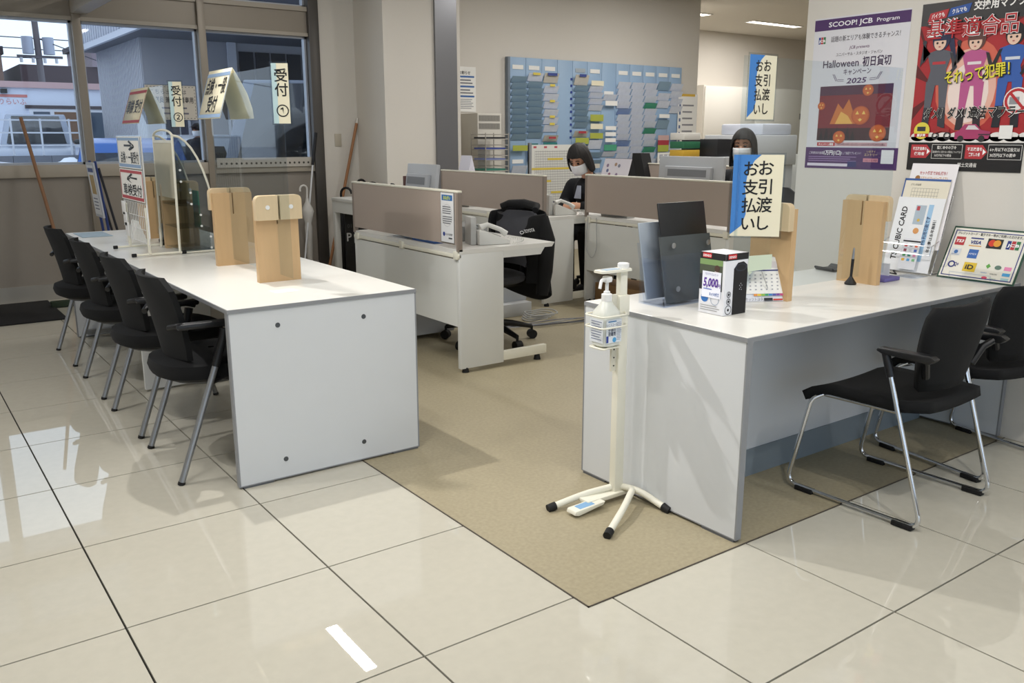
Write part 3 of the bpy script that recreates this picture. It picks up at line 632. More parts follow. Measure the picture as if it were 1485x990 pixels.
B().box(3.20, -1.40, .706, 3.30, -1.31, .76).obj('body', PLB, t, bevel=.006); B().box(3.195, -1.46, .706, 3.20, -1.40, .775).obj('card', mat('#c9cdd2', .5), t); B().tube([(3.30, -1.36, .72), (3.36, -1.40, .708), (3.45, -1.33, .708), (3.53, -1.36, .708)], .003, 6).obj('cable', RUB, t)
B().box(3.10, -1.50, .706, 3.22, -1.42, .722).obj('notepad', mat('#6a63a0', .7), label='violet notepads under the right wooden stand', cat='notepad', bevel=.002)
# wire rack with leaflets, leaning on the wall
t = thing('wire_rack', 'chrome wire leaflet rack against the poster wall', 'rack', at=(3.52, -1.37, .705))
for yy in (-1.28, -1.52):
    B().tube([(3.44, yy, .712), (3.56, yy, 1.06)], .003, 8).obj('side_wire', CHROME, t); B().tube([(3.44, yy, .712), (3.56, yy, .712)], .003, 8).obj('foot_wire', CHROME, t); B().tube([(3.412, yy, .80), (3.42, yy, .84), (3.505, yy, .87)], .0025, 8).obj('hoop', CHROME, t)
for zz, xx in ((.80, 3.412), (.84, 3.42), (.712, 3.44)): B().tube([(xx, -1.28, zz), (xx, -1.52, zz)], .0025, 8).obj('cross_wire', CHROME, t)
lv = Vector((.085, 0, .31)).normalized()
def leaf(label, o, w_, h_, m):
    q = thing('leaflet_card', label, 'leaflet', 'leaflets in the wire rack', at=o); B().prism([(0, 0), (w_, 0), (w_, h_), (0, h_)], o, (0, -1, 0), lv, .002).obj('card', m, q)
    return q, Sheet(Vector(o)+Vector((0, -1, 0)).cross(lv)*.002, (0, -1, 0), lv)
q, s = leaf('white air conditioner refresh leaflet at the back of the wire rack', (3.470, -1.305, .82), .22, .395, mat('#ece9ec', .5)); s.text('セット価格でお値打ち！', .11, .345, .014, '#b5303a', width=.13, bold=.02); s.text('エアコンリフレッシュプレミアム', .12, .32, .014, '#c98f2e', width=.13, bold=.02); s.disc(.040, .327, .012, '#9c6a30'); s.done(q)
q, s = leaf('blue-framed price table sheet in the wire rack', (3.458, -1.29, .80), .22, .345, mat('#e6e0cd', .6))
s.rect(0, .335, .22, .345, '#2f5a9e'); s.rect(0, 0, .006, .345, '#2f5a9e')
for k in range(10): s.rect(.045+k*.014, .20, .046+k*.014, .30, '#77766f')
for k in range(7): s.rect(.045, .20+k*.0165, .175, .2012+k*.0165, '#8a897f')
s.text('プラン料金表', .06, .312, .009, '#55544d', width=.05); s.done(q)
q, s = leaf('white card-offer leaflet with sideways lettering in the wire rack', (3.430, -1.285, .715), .225, .345, mat('#e9ecef', .5))
s.text('TS CUBIC CARD', .055, .175, .030, '#15161a', width=.25, bold=.02, rot=PI/2, shear=.1); s.rect(.095, .22, .145, .31, '#aebecb'); s.rect(.10, .285, .115, .305, '#b8434a', 2); s.disc(.12, .24, .007, '#d5b24a', 2); s.rect(.155, .05, .178, .315, '#9fc6e6'); s.text('から利用可能です', .173, .19, .016, '#2a3d6b', width=.14, rot=PI/2, bold=.02); s.text('年会費は永年無料！', .205, .17, .014, '#22242a', width=.15, rot=PI/2, bold=.015); s.disc(.12, .19, .014, '#d99a5a'); s.done(q)
q, s = leaf('small black-topped card of payment marks at the front of the wire rack', (3.420, -1.365, .725), .085, .145, mat('#dfe2e8', .4)); s.rect(0, .128, .085, .135, '#1a1b1f')
for i, c in enumerate(('#b8434a', '#9a9ba2', '#d4572e', '#8a3a52', '#c9cdd2', '#3f5fae', '#4f9b62', '#3a8a7a', '#d98ab0', '#e0b23f', '#5aa3d4', '#7fbf8a')): s.rect(.012+(i % 3)*.025, .105-(i//3)*.022, .026+(i % 3)*.025, .117-(i//3)*.022, c, 2)
s.done(q)
# payment-mark sign
pv = Vector((.10, 0, .19)).normalized(); po = Vector((3.455, -1.548, .712))
t = thing('payment_mark_sign', 'framed sheet of card payment marks in a clear stand', 'sign', at=po)
B().prism([(0, 0), (.32, 0), (.32, .235), (0, .235)], po, (0, -1, 0), pv, .003).obj('board', mat('#e9e6da', .4), t)
B().prism([(-.008, -.008), (.328, -.008), (.328, .243), (-.008, .243)], po+Vector((.003, 0, 0)), (0, -1, 0), pv, .002).obj('green_frame', mat('#1f4a38', .5), t)
B().tube([(3.43, -1.61, .712), (3.425, -1.61, .74), (3.425, -1.79, .74), (3.43, -1.79, .712)], .003, 8).obj('lip', CL, t); B().box(3.43, -1.83, .706, 3.56, -1.57, .709).obj('base_plate', CL, t)
s = Sheet(po-Vector((.004, 0, 0)), (0, -1, 0), pv)
NV = '#2b3380'
s.rect(.008, .008, .312, .012, NV); s.rect(.008, .223, .312, .227, NV); s.rect(.008, .012, .012, .223, NV); s.rect(.308, .012, .312, .223, NV)
s.text('クレジットカード・電子マネー等がご利用いただけます。', .16, .207, .012, '#22242a', width=.28, bold=.01)
s.rect(.02, .155, .062, .195, '#b8343c'); s.text('TS3', .041, .168, .015, '#ffffff', width=.034, bold=.03, layer=3, shear=.2)
s.rect(.085, .19, .14, .196, '#27357f'); s.text('VISA', .112, .166, .018, '#27357f', width=.046, bold=.03, shear=.2); s.rect(.085, .155, .14, .159, '#d99a3a')
s.rect(.16, .152, .225, .198, '#1e1f22'); s.disc(.182, .177, .016, '#d43d2a', 2); s.disc(.203, .177, .016, '#e39b36', 3)
for k, c in enumerate(('#27357f', '#b8343c', '#2f7a4a')): s.rect(.243+k*.019, .155, .259+k*.019, .195, c)
s.text('JCB', .271, .168, .014, '#ffffff', width=.05, bold=.03, layer=3)
s.rect(.02, .105, .06, .138, '#d5d9df'); s.disc(.04, .122, .009, '#3f6fae', 2); s.text('Diners', .04, .108, .006, '#3c4a6b', width=.03)
s.rect(.095, .098, .137, .14, '#3566b0'); s.text('AMEX', .116, .114, .010, '#e6ecf6', width=.034, layer=3)
s.ringd(.04, .062, .016, .006, NV, 2); s.text('Q+', .062, .055, .020, NV, width=.02, bold=.02); s.rect(.095, .035, .15, .078, '#e2c13a'); s.text('iD', .122, .046, .024, '#22242a', width=.036, bold=.03, layer=3)
s.poly([(.19, .07), (.2, .082), (.21, .07), (.2, .058)], '#63a84c'); s.disc(.242, .068, .014, '#5f7a6c', 2, .010); s.rect(.268, .058, .298, .075, '#e58ab4'); s.text('nanaco', .19, .036, .008, '#3f7fc6', width=.026); s.text('WAON', .232, .032, .008, '#3c3f44', width=.03); s.rect(.268, .032, .3, .046, '#4fa3d8'); s.disc(.2, .016, .012, '#d4506a', 2, .006); s.text('Kitaca', .235, .013, .007, '#7fae9a', width=.028); s.rect(.268, .013, .3, .023, '#a9cfd2'); s.done(t)
B().box(3.30, -1.52, .7055, 3.42, -1.42, .707).obj('clear_tray', CL, label='clear plastic offcut lying in front of the wire rack', cat='tray')

# ================================================================ POSTERS ON THE WALL
def poster(label, y_left, z0, w_, h_, m):
    t = thing('wall_poster', label, 'poster', 'posters on the right wall', at=(3.58, y_left, z0))
    B().box(3.5785, y_left-w_, z0, 3.5798, y_left, z0+h_).obj('sheet', m, t)
    return t, Sheet((3.5785, y_left, z0), *XF)
t, s = poster('white and purple Halloween campaign poster', -.705, 1.165, .515, .735, mat('#dcdce2', .5))
PU = '#4b2a63'
s.rect(0, .675, .515, .728, PU); s.text('SCOOP! JCB', .20, .690, .026, '#f0eef4', width=.24, bold=.02); s.text('Program', .40, .692, .020, '#f0eef4', width=.115, bold=.01)
for k, c in enumerate(('#2b3f8c', '#b8343c', '#2f7a4a')): s.rect(.028+k*.014, .612, .040+k*.014, .645, c)
s.text('JCB', .048, .621, .013, '#ffffff', width=.036, bold=.03, layer=3)
s.text('話題の新エリアも体験できるチャンス！', .285, .619, .024, '#3a3440', width=.37); s.text('JCB presents', .26, .578, .016, '#6b3a6a', width=.11, shear=.2); s.text('ユニバーサル・スタジオ・ジャパン', .26, .548, .015, '#4a4150', width=.25)
s.text('Halloween', .165, .495, .040, '#3d2a4c', width=.20, bold=.01); s.text('初日貸切', .36, .495, .040, '#3d2a4c', width=.15, bold=.02); s.text('キャンペーン', .26, .458, .026, '#4a3358', width=.15, bold=.01); s.text('2025', .26, .415, .028, PU, width=.11, bold=.02, shear=.15)
for sx in (-1, 1):
    for dy in (0, .008): s.poly([(.26+sx*.07, .425+dy), (.26+sx*.105, .427+dy), (.26+sx*.105, .429+dy), (.26+sx*.07, .427+dy)], PU, 2); s.poly([(.26+sx*(.105+dy), .428), (.26+sx*(.125+dy), .462), (.26+sx*(.128+dy), .462), (.26+sx*(.108+dy), .428)], PU, 2)
s.rect(.06, .14, .46, .405, '#7a2430'); s.rect(.06, .14, .46, .20, '#3c1a26', 2); s.rect(.06, .36, .46, .405, '#4a2340', 2)
s.poly([(.13, .22), (.17, .32), (.20, .29), (.23, .34), (.27, .25), (.30, .22)], '#c9743a', 3); s.poly([(.16, .22), (.19, .28), (.23, .26), (.26, .22)], '#e8b25a', 4)
for (px, py, rr) in ((.33, .378, .030), (.075, .31, .022), (.19, .155, .035), (.40, .175, .045), (.30, .26, .05)):
    s.disc(px, py, rr, '#b5522a', 5, rr*.9); s.disc(px, py, rr*.85, '#c8642f', 6, rr*.8)
    for sx in (-1, 1): s.poly([(px+sx*rr*.15, py+rr*.1), (px+sx*rr*.55, py+rr*.1), (px+sx*rr*.35, py+rr*.45)], '#f0c96a', 7)
    s.poly([(px-rr*.5, py-rr*.15), (px-rr*.2, py-rr*.4), (px, py-rr*.25), (px+rr*.2, py-rr*.4), (px+rr*.5, py-rr*.15), (px, py-rr*.6)], '#f0c96a', 7)
for k in range(7): s.poly([(.07+k*.03, .14), (.085+k*.03, .19+.02*(k % 2)), (.10+k*.03, .14)], '#1d1420', 4)
s.rect(.065, .112, .17, .130, '#b8343c'); s.text('キャンペーン期間', .117, .116, .010, '#ffffff', width=.085, layer=3, bold=.02); s.rect(.172, .112, .455, .130, '#cfa9b0'); s.text('2024年9月1日(日)〜2025年2月28日(金)', .313, .116, .010, '#6a4a55', width=.26, layer=3)
s.rect(0, 0, .515, .105, PU); s.text('ご利用合計金額', .065, .072, .012, '#e9e2f0', width=.085, layer=3); s.text('1万円(1口)', .16, .070, .020, '#ffffff', width=.10, layer=3, bold=.02); s.text('として抽選でプレゼント！', .265, .072, .012, '#e9e2f0', width=.11, layer=3); s.lines(.02, .060, .30, 3, .010, .003, '#a48bb8', 3); s.rect(.015, .012, .25, .026, '#dcd6e4', 2); s.rect(.25, .010, .30, .038, '#2b2f6b', 3)
s.text('いますぐ', .375, .082, .010, '#e8cf9a', layer=3); s.text('エントリー', .375, .066, .012, '#e8cf9a', width=.07, layer=3, bold=.01); s.rect(.335, .036, .415, .054, '#cf8a9a', 2); s.text('くわしくは 検索', .375, .040, .009, '#5a2a4a', width=.07, layer=3); s.rect(.43, .03, .495, .095, '#e9e9ec', 2); s.done(t)

t, s = poster('red and black muffler warning poster with three figures', -1.272, 1.172, .515, .735, mat('#141214', .4))
s.rect(0, .125, .515, .64, '#a8242a')
for k in range(26):
    a = 2*PI*k/26+.1; cx, cy = .25, .36
    s.poly([(max(0, min(.515, cx+.8*math.cos(a))), max(.125, min(.64, cy+.8*math.sin(a)))), (max(0, min(.515, cx+.8*math.cos(a+.07))), max(.125, min(.64, cy+.8*math.sin(a+.07)))), (cx+.17*math.cos(a+.035), cy+.20*math.sin(a+.035))], '#5e1418', 2)
s.disc(.25, .37, .15, '#d0644f', 3, .20); s.disc(.25, .36, .12, '#e5b3a2', 4, .17); s.disc(.25, .34, .09, '#efdcd4', 5, .13)
def figure(x, suit, dark, accent, hair, y0=.19, hgt=.41, face='#e6c3ae', pony=0, armup=0):
    k = hgt
    for sx in (-1, 1): s.poly([(x+sx*.006, y0+.50*k), (x+sx*.052, y0+.50*k), (x+sx*.050, y0+.25*k), (x+sx*.056, y0), (x+sx*.022, y0), (x+sx*.018, y0+.25*k)], suit, 6); s.poly([(x+sx*.050, y0+.22*k), (x+sx*.056, y0), (x+sx*.022, y0), (x+sx*.018, y0+.22*k)], dark, 7)
    s.poly([(x-.050, y0+.46*k), (x+.050, y0+.46*k), (x+.036, y0+.62*k), (x+.058, y0+.80*k), (x+.02, y0+.83*k), (x-.02, y0+.83*k), (x-.058, y0+.80*k), (x-.036, y0+.62*k)], suit, 7)
    s.rect(x-.03, y0+.68*k, x+.03, y0+.71*k, accent, 8)
    s.poly([(x+.045, y0+.80*k), (x+.060, y0+.79*k), (x+.085, y0+.64*k), (x+.045, y0+.52*k), (x+.036, y0+.54*k), (x+.066, y0+.64*k)], dark, 8)
    if armup: s.poly([(x-.045, y0+.80*k), (x-.060, y0+.77*k), (x-.090, y0+.66*k), (x-.082, y0+.90*k), (x-.068, y0+.90*k), (x-.074, y0+.70*k)], dark, 8); s.disc(x-.076, y0+.92*k, .010, dark, 9)
    else: s.poly([(x-.045, y0+.80*k), (x-.060, y0+.79*k), (x-.085, y0+.64*k), (x-.045, y0+.52*k), (x-.036, y0+.54*k), (x-.066, y0+.64*k)], dark, 8)
    if pony: s.poly([(x+.02, y0+1.0*k), (x+.055, y0+.98*k), (x+.075, y0+.75*k), (x+.065, y0+.60*k), (x+.05, y0+.80*k)], hair, 6)
    s.disc(x, y0+.935*k, .040, hair, 8, .046); s.disc(x-.004, y0+.91*k, .028, face, 9, .034); s.poly([(x-.034, y0+.93*k), (x+.03, y0+.93*k), (x+.025, y0+1.0*k), (x-.028, y0+1.0*k)], hair, 10)
    for sx in (-1, 1): s.disc(x-.004+sx*.012, y0+.905*k, .005, '#2c2024', 11)
    s.disc(x-.004, y0+.865*k, .005, '#b0605a', 11, .003)
figure(.105, '#5a5c66', '#34353d', '#b8343c', '#262a4a', pony=1, armup=1); figure(.265, '#b8578c', '#2a2329', '#e3d9dc', '#5c3a34', y0=.18, armup=1); figure(.425, '#2f5aa8', '#1b1d24', '#cfd4de', '#17171c', y0=.19)
s.disc(.465, .30, .055, '#e9e4e2', 12); s.ringd(.465, .30, .050, .011, '#b8242c', 13); s.poly([(.428, .332), (.436, .340), (.502, .268), (.494, .260)], '#b8242c', 14); s.rect(.435, .285, .475, .315, '#8f9095', 13)
s.poly([(.03, .655), (.115, .668), (.125, .705), (.04, .692)], '#b8343c', 3); s.text('バイクも', .078, .672, .018, '#ffffff', width=.06, layer=5, bold=.02, rot=.12)
s.poly([(.122, .669), (.215, .682), (.225, .719), (.132, .706)], '#2f56a0', 3); s.text('クルマも', .173, .685, .018, '#ffffff', width=.065, layer=5, bold=.02, rot=.12); s.text('交換用マフラー', .36, .690, .032, '#f1efec', width=.25, layer=5, bold=.03)
s.text('基準適合品', .235, .585, .072, '#ffffff', width=.403, layer=14, bold=.028); s.text('基準適合品', .235, .585, .072, '#b5242b', width=.40, layer=16, bold=.004)
s.text('それって犯罪！', .285, .395, .050, '#1c1a10', width=.285, layer=15, bold=.04, rot=.10); s.text('それって犯罪！', .283, .398, .050, '#e8dc3c', width=.28, layer=17, bold=.015, rot=.10)
s.text('ダメ！ダメ！', .16, .235, .042, '#f5f3ee', width=.20, layer=14, bold=.045, shear=.15); s.text('ダメ！ダメ！', .16, .235, .042, '#121113', width=.195, layer=16, bold=.022, shear=.15); s.text('違法マフラー', .385, .235, .044, '#f5f3ee', width=.25, layer=14, bold=.045, shear=.1); s.text('違法マフラー', .385, .235, .044, '#121113', width=.245, layer=16, bold=.022, shear=.1)
s.rect(0, .125, .515, .150, '#e8e4e0', 6)
for k in range(9): s.disc(.04+k*.06, .150, .034, '#e8e4e0', 6, .020)
s.disc(.058, .178, .038, '#e2d24a', 12); s.rect(.036, .176, .076, .196, '#33343c', 13); s.rect(.025, .150, .092, .165, '#b8242c', 13); s.text('要注意', .058, .152, .011, '#ffffff', layer=14, bold=.03)
s.ringd(.125, .155, .017, .006, '#2c2a2c', 12); s.ringd(.180, .155, .017, .006, '#2c2a2c', 12); s.poly([(.115, .165), (.15, .175), (.19, .170), (.185, .185), (.15, .190), (.125, .20)], '#9c2a2a', 13)
s.poly([(.215, .14), (.365, .142), (.372, .172), (.33, .18), (.305, .205), (.255, .205), (.232, .178), (.214, .17)], '#a83a68', 12); s.poly([(.262, .182), (.272, .200), (.30, .200), (.322, .181)], '#d9d4d6', 13); s.disc(.242, .142, .014, '#2a282a', 13); s.disc(.335, .142, .014, '#2a282a', 13); s.rect(.32, .157, .37, .163, '#4a2a3a', 13); s.rect(.408, .142, .463, .198, '#ecebe8', 12)
s.rect(0, 0, .515, .125, '#141214', 7)
for x0, lb1, lb2, bx0 in ((.015, '不正改造車の', '使用者', .115), (.27, '不正改造を', '実施した者', .37)):
    s.poly([(x0, .055), (x0+.075, .055), (x0+.098, .085), (x0+.075, .115), (x0, .115)], '#b8343c', 8); s.text(lb1, x0+.042, .091, .013, '#ffffff', width=.066, layer=10, bold=.02); s.text(lb2, x0+.042, .068, .013, '#ffffff', width=.05, layer=10, bold=.02); s.poly([(x0+.078, .072), (x0+.078, .098), (x0+.092, .085)], '#ffffff', 10)
    s.rect(bx0, .053, bx0+.142, .117, '#e6e3df', 8); s.rect(bx0+.002, .055, bx0+.140, .115, '#141214', 9)
s.text('整備命令の発令', .185, .097, .012, '#e9e6e2', width=.09, layer=11, bold=.02); s.text('整備命令に従わない場合については', .186, .079, .009, '#e9e6e2', width=.13, layer=11); s.text('50万円以下の罰金', .17, .063, .010, '#e9e6e2', width=.08, layer=11, bold=.01)
s.text('6ヶ月以下の懲役又は', .441, .090, .013, '#e9e6e2', width=.125, layer=11, bold=.02); s.text('30万円以下の罰金', .435, .066, .013, '#e9e6e2', width=.11, layer=11, bold=.02); s.text('国土交通省', .285, .020, .016, '#e9e6e2', width=.085, layer=9, bold=.01); s.done(t)

# ================================================================ SANITISER STAND
with frame((1.702, -1.335, .001)):
    t = thing('sanitiser_stand', 'ivory pedal stand holding a hand sanitiser bottle', 'stand')
    B().box(-.021, -.016, .03, .021, .016, .72).obj('pole', IVORY, t, bevel=.003)
    B().box(-.017, -.012, .72, .017, .012, .862).obj('inner_pole', IVORY, t, bevel=.003)
    B().box(-.024, -.019, .70, .024, .019, .775).obj('collar', IVORY, t, bevel=.003)
    B().box(-.045, -.004, .50, -.021, .004, .78).obj('slotted_plate', mat('#d8d4c4', .5), t)
    for k in range(7): B().cyl((-.033, -.0055, .52+k*.03), (-.033, -.004, .52+k*.03), .003, None, 8).obj('slot_hole', PLB, t)
    B().prism([(-.115, -.02), (-.10, -.028), (.02, -.028), (.035, 0), (.02, .028), (-.10, .028), (-.115, .02)], (0, 0, .862), (1, 0, 0), (0, 1, 0), .008).obj('press_arm', IVORY, t)
    B().prism([(-.09, -.018), (-.02, -.018), (-.02, .018), (-.09, .018)], (0, 0, .8705), (1, 0, 0), (0, 1, 0), .0006).obj('arm_label', mat('#9fb3c4', .5), t)
    B().lathe([(.020, 0), (.021, .004), (.021, .016), (.017, .019), (.0, .019)], (.005, 0, .870), 20).obj('knob', WHP, t)
    for zz in (.715, .675): B().tube(fillet([(.0, -.02, zz), (-.02, -.055, zz), (-.135, -.055, zz), (-.135, .045, zz), (-.02, .045, zz), (0, .02, zz)], .02, 4), .0032, 8).obj('bottle_hoop', IVORY, t)
    B().tube(fillet([(-.03, -.02, .60), (-.12, -.045, .598), (-.12, .035, .598), (-.03, .02, .60)], .015, 4), .0035, 8).obj('bottle_rest', IVORY, t); B().box(-.12, -.04, .596, -.03, .03, .600).obj('rest_plate', IVORY, t)
    B().box(-.16, -.028, .018, .05, .028, .034).obj('foot_plate', IVORY, t, bevel=.003)
    pd = B().prism([(-.245, .012), (-.225, .006), (-.11, .02), (-.10, .032), (-.24, .026)], (0, -.055, 0), (1, 0, 0), (0, 0, 1), -.05).obj('pedal', IVORY, t, bevel=.003)
    B().cbox((-.18, -.030, .0285), (.07, .034, .001), Euler((0, -.05, 0))).obj('pedal_label', mat('#7fa9d0', .5), pd)
    for pts in ([(-.02, .01, .045), (-.13, .03, .038), (-.255, .05, .016)], [(.02, -.01, .045), (.03, -.06, .05), (-.10, -.15, .04), (-.235, -.225, .016)], [(.02, 0, .045), (.045, -.08, .045), (.06, -.19, .016)]):
        pts = fillet(pts, .04, 4); B().tube(pts, .0125, 12).obj('foot_tube', IVORY, t)
        d = (pts[-1]-pts[-2]).normalized(); B().cyl(pts[-1]-d*.004, pts[-1]+d*.028, .0155, .0145, 14).obj('rubber_cap', RUB, t)
    q = thing('sanitiser_bottle', 'translucent pump bottle of hand sanitiser in the ivory stand', 'bottle', at=(-.075, -.005, .60))
    m_ = mat('#d9dbd2', .3)
    rows = []
    for zz, k, e in ((.001, .9, .0), (.006, 1, .0), (.11, 1, 0), (.125, .93, 0), (.15, .55, 0), (.162, .42, 0)):
        o_ = oval(.042*k, .038*k, 20, 5 if k > .9 else 2.4); rows.append([Vector((-.075+x, -.005+y, .602+zz)) for x, y in o_])
    bb = B().grid(rows, closed=True); n_ = 20; bb.f += [tuple(range(n_-1, -1, -1)), tuple(range(5*n_, 6*n_))]; bb.mi += [0, 0]
    bb.obj('bottle', m_, q)
    s = Sheet((-.113, -.0448, .615), (1, 0, 0), (0, 0, 1)); s.rect(.003, .004, .075, .088, '#e3e8ee'); s.rect(.012, .078, .05, .082, '#3f7fb4', 2); s.text('ヒビスコール', .030, .064, .010, '#2c3550', width=.05); s.text('手指の', .030, .046, .013, '#2c3550', width=.036, bold=.02); s.text('消毒剤', .030, .030, .013, '#2c3550', width=.036, bold=.02); s.rect(.004, .006, .014, .03, '#2a3f8f', 2); s.disc(.042, .014, .009, '#4fa3d8', 2); s.lines(.052, .075, .074, 12, .0055, .002, '#8f94a6'); s.done(q)
    s = Sheet((-.1185, .033, .615), *XF); s.rect(.002, .004, .072, .088, '#e3e8ee'); s.lines(.01, .08, .066, 8, .009, .003, '#7f86a0'); s.done(q)
    B().lathe([(.019, .0), (.019, .024), (.012, .027), (.011, .034), (.006, .036), (.006, .065), (.017, .068), (.019, .078), (.016, .086)], (-.075, -.005, .762), 18).obj('pump', WHP, q)
    B().tube(fillet([(-.075, -.005, .84), (-.125, -.03, .842), (-.135, -.035, .815)], .01, 3), .0055, 10).obj('spout', WHP, q)
# ================================================================ OFFICE DESKS
def desk(x, y, L, label, part_h=1.035):
    with frame((x, y, 0)):
        t = thing('office_desk', label, 'desk', 'white office desks with beige desk screens')
        tp = B().prism([(0, .685), (.655, .685), (.675, .71), (0, .71)], (0, L, 0), (1, 0, 0), (0, 0, 1), L).obj('desk_top', mat('#e4e3de', .35), t)
        for k in (0, 1):
            y0 = 0 if k == 0 else L-.03
            B().box(0, y0, .025, .30, y0+.03, .685).obj('leg_panel', DESKW, t, bevel=.002)
            B().box(.30, y0, .035, .62, y0+.03, .09).obj('foot_bar', IVORY, t, bevel=.002)
            B().prism([(.30, .685), (.60, .685), (.57, .645), (.30, .645)], (0, y0+.03, 0), (1, 0, 0), (0, 0, 1), .03).obj('top_bracket', DESKW, t)
            for fx in (.04, .56): B().cyl((fx, y0+.015, 0.001), (fx, y0+.015, .03), .022, .016, 12).obj('levelling_foot', RUB, t)
        B().box(0, .03, .27, .016, L-.03, .655).obj('modesty_panel', mat('#dfe0db', .45), t)
        B().box(-.006, .0, .662, .012, L, .684).obj('cable_rail', IVORY, t, bevel=.003)
        for yy in (.03, L*.5, L-.05): B().box(-.012, yy-.02, .655, .012, yy+.02, .70).obj('rail_clip', IVORY, t, bevel=.002)
        sc = B().box(-.006, .02, .735, .018, L-.02, part_h-.012).obj('desk_screen', BEIGE, t)
        B().box(-.010, 0, part_h-.012, .022, L, part_h).obj('screen_cap', IVORY, sc, bevel=.003)
        for yy in (0, L-.02): B().box(-.008, yy, .70, .020, yy+.02, part_h-.012).obj('screen_post', mat('#8f8379', .6), sc)
    return t
d1 = desk(2.185, .49, 1.31, 'white office desk with a notice on its beige screen and a phone')
d2 = desk(3.80, 1.79, 1.52, 'white office desk where the masked clerk is writing')
d3 = desk(4.20, .29, 1.48, 'white office desk in the middle with the white monitor')
# drawer unit under the first desk
t = thing('drawer_unit', 'grey drawer unit under the near office desk', 'drawers', at=(2.5, 1.5, 0))
B().box(2.24, 1.38, .03, 2.70, 1.76, .60).obj('body', mat('#c9ccd0', .45), t, bevel=.003)
for k in range(3):
    f = B().box(2.70, 1.39, .04+k*.185, 2.715, 1.75, .215+k*.185).obj('drawer', mat('#d3d6d9', .45), t, bevel=.003)
    B().box(2.715, 1.51, .11+k*.185, 2.725, 1.63, .125+k*.185).obj('handle', STEEL, f)
# notice on the desk screen
t, s = sheet_sign('desk_notice', 'white request notice with blue heading on the near desk screen', (2.176, .665, .745), (0, -1, 0), (0, 0, 1), .135, .275, mat('#e8e9ea', .5))
s.rect(.012, .232, .123, .263, '#2f6db0'); s.text('おねがい', .067, .238, .019, '#d9e86a', width=.075, bold=.03, layer=3); s.ringd(.067, .15, .055, .0012, '#9a9ba2', 2, .062); s.lines(.02, .20, .118, 4, .012, .005, '#6a6c72'); s.lines(.02, .145, .118, 4, .012, .005, '#6a6c72'); s.disc(.032, .045, .012, '#2b3f8c', 2); s.text('ネッツトヨタ札幌', .085, .04, .011, '#2b2d33', width=.07, bold=.02); s.rect(.08, .02, .118, .028, '#4a4c52', 2); s.done(t)
def phone(x, y, z, rz, label):
    with frame((x, y, z), rz):     # user side +x
        t = thing('desk_phone', label, 'telephone', 'ivory desk telephones')
        m = mat('#d3d3ce', .4)
        B().prism([(-.09, .0), (.10, .0), (.105, .02), (-.06, .085), (-.09, .085)], (0, .085, 0), (1, 0, 0), (0, 0, 1), .17).obj('base', m, t, bevel=.006)
        b = B(); b.tube([(-.075, -.055, .098), (-.03, -.055, .115), (.05, -.055, .085), (.085, -.055, .058)], [.020, .014, .014, .020], 10); b.obj('handset', m, t)
        for i in range(4):
            for j in range(3): B().cbox((.0+i*.022, .0+j*.022, .064-i*.0085), (.014, .014, .006), Euler((0, .37, 0))).obj('key', mat('#9b9c99', .5), t)
        B().cbox((-.055, .03, .10), (.05, .09, .005), Euler((0, .37, 0))).obj('display', mat('#6c726c', .3), t)
        cp = [Vector((.09+.10*math.sin(a)*1.0, -.06-.02*math.cos(a*2)-.06*(a/PI), .035-.02*(a/PI))) for a in [PI*i/90 for i in range(91)]]
        hel = [p+Vector((0, .008*math.cos(i*1.25), .008*math.sin(i*1.25))) for i, p in enumerate(cp)]
        B().tube(hel, .0022, 6).obj('coiled_cord', m, t)
        B().box(-.13, -.05, 0, -.095, .06, .16).obj('backing_bracket', mat('#b9bab7', .45), t, bevel=.004)
    return t
phone(2.50, .66, .711, -.25, 'ivory desk phone with coiled cord on the near office desk')
phone(4.08, 1.93, .711, -.25, 'ivory desk phone beside the seated clerk')
B().tube([(4.25, 1.80, .712), (4.30, 1.775, .70)] + [Vector((4.31+.010*math.cos(i*1.2), 1.765+.010*math.sin(i*1.2), .70-.0035*i)) for i in range(50)] + [(4.31, 1.765, .52)], .003, 6).obj('hanging_cord', mat('#bdbdb8', .5), label='coiled phone cord hanging off the desk end beside the clerk', cat='cord')
def monitor(x, y, z, rz, w_, h_, label, tilt=.12):
    M = Matrix.Translation((x, y, z)) @ Matrix.Rotation(rz, 4, 'Z')
    with frame(m=M):
        t = thing('computer_monitor', label, 'monitor', 'pale grey computer monitors')
        g = mat('#b7babd', .4)
    with frame(m=M @ Matrix.Translation((0, 0, .10)) @ Matrix.Rotation(tilt, 4, 'Y')):     # back faces -x
        B().box(.0, -w_/2, 0, .028, w_/2, h_).obj('panel', g, t, bevel=.006)
        B().box(-.035, -w_*.36, h_*.22, .0, w_*.36, h_*.80).obj('back_housing', mat('#aeb1b5', .45), t, bevel=.010)
        B().box(-.037, -w_*.30, h_*.60, -.034, w_*.30, h_*.74).obj('vent', mat('#7f8286', .6), t)
        B().box(.0285, -w_/2+.015, .02, .030, w_/2-.015, h_-.015).obj('screen', mat('#20242a', .2), t)
        B().box(-.055, -.055, h_*.12, -.034, .055, h_*.45).obj('mount', mat('#c9cac8', .4), t, bevel=.004)
    with frame(m=M):
        B().cyl((-.03, 0, .008), (-.035, 0, .17), .018, None, 12).obj('neck', g, t); B().cyl((0, 0, .0), (0, 0, .012), .10, .095, 24).obj('base', g, t)
    return t
monitor(2.52, 1.53, .711, -.05, .42, .34, 'tilted grey monitor at the far end of the near office desk')
monitor(4.52, .98, .711, 0, .64, .37, 'wide white monitor seen from behind on the middle desk', .05)
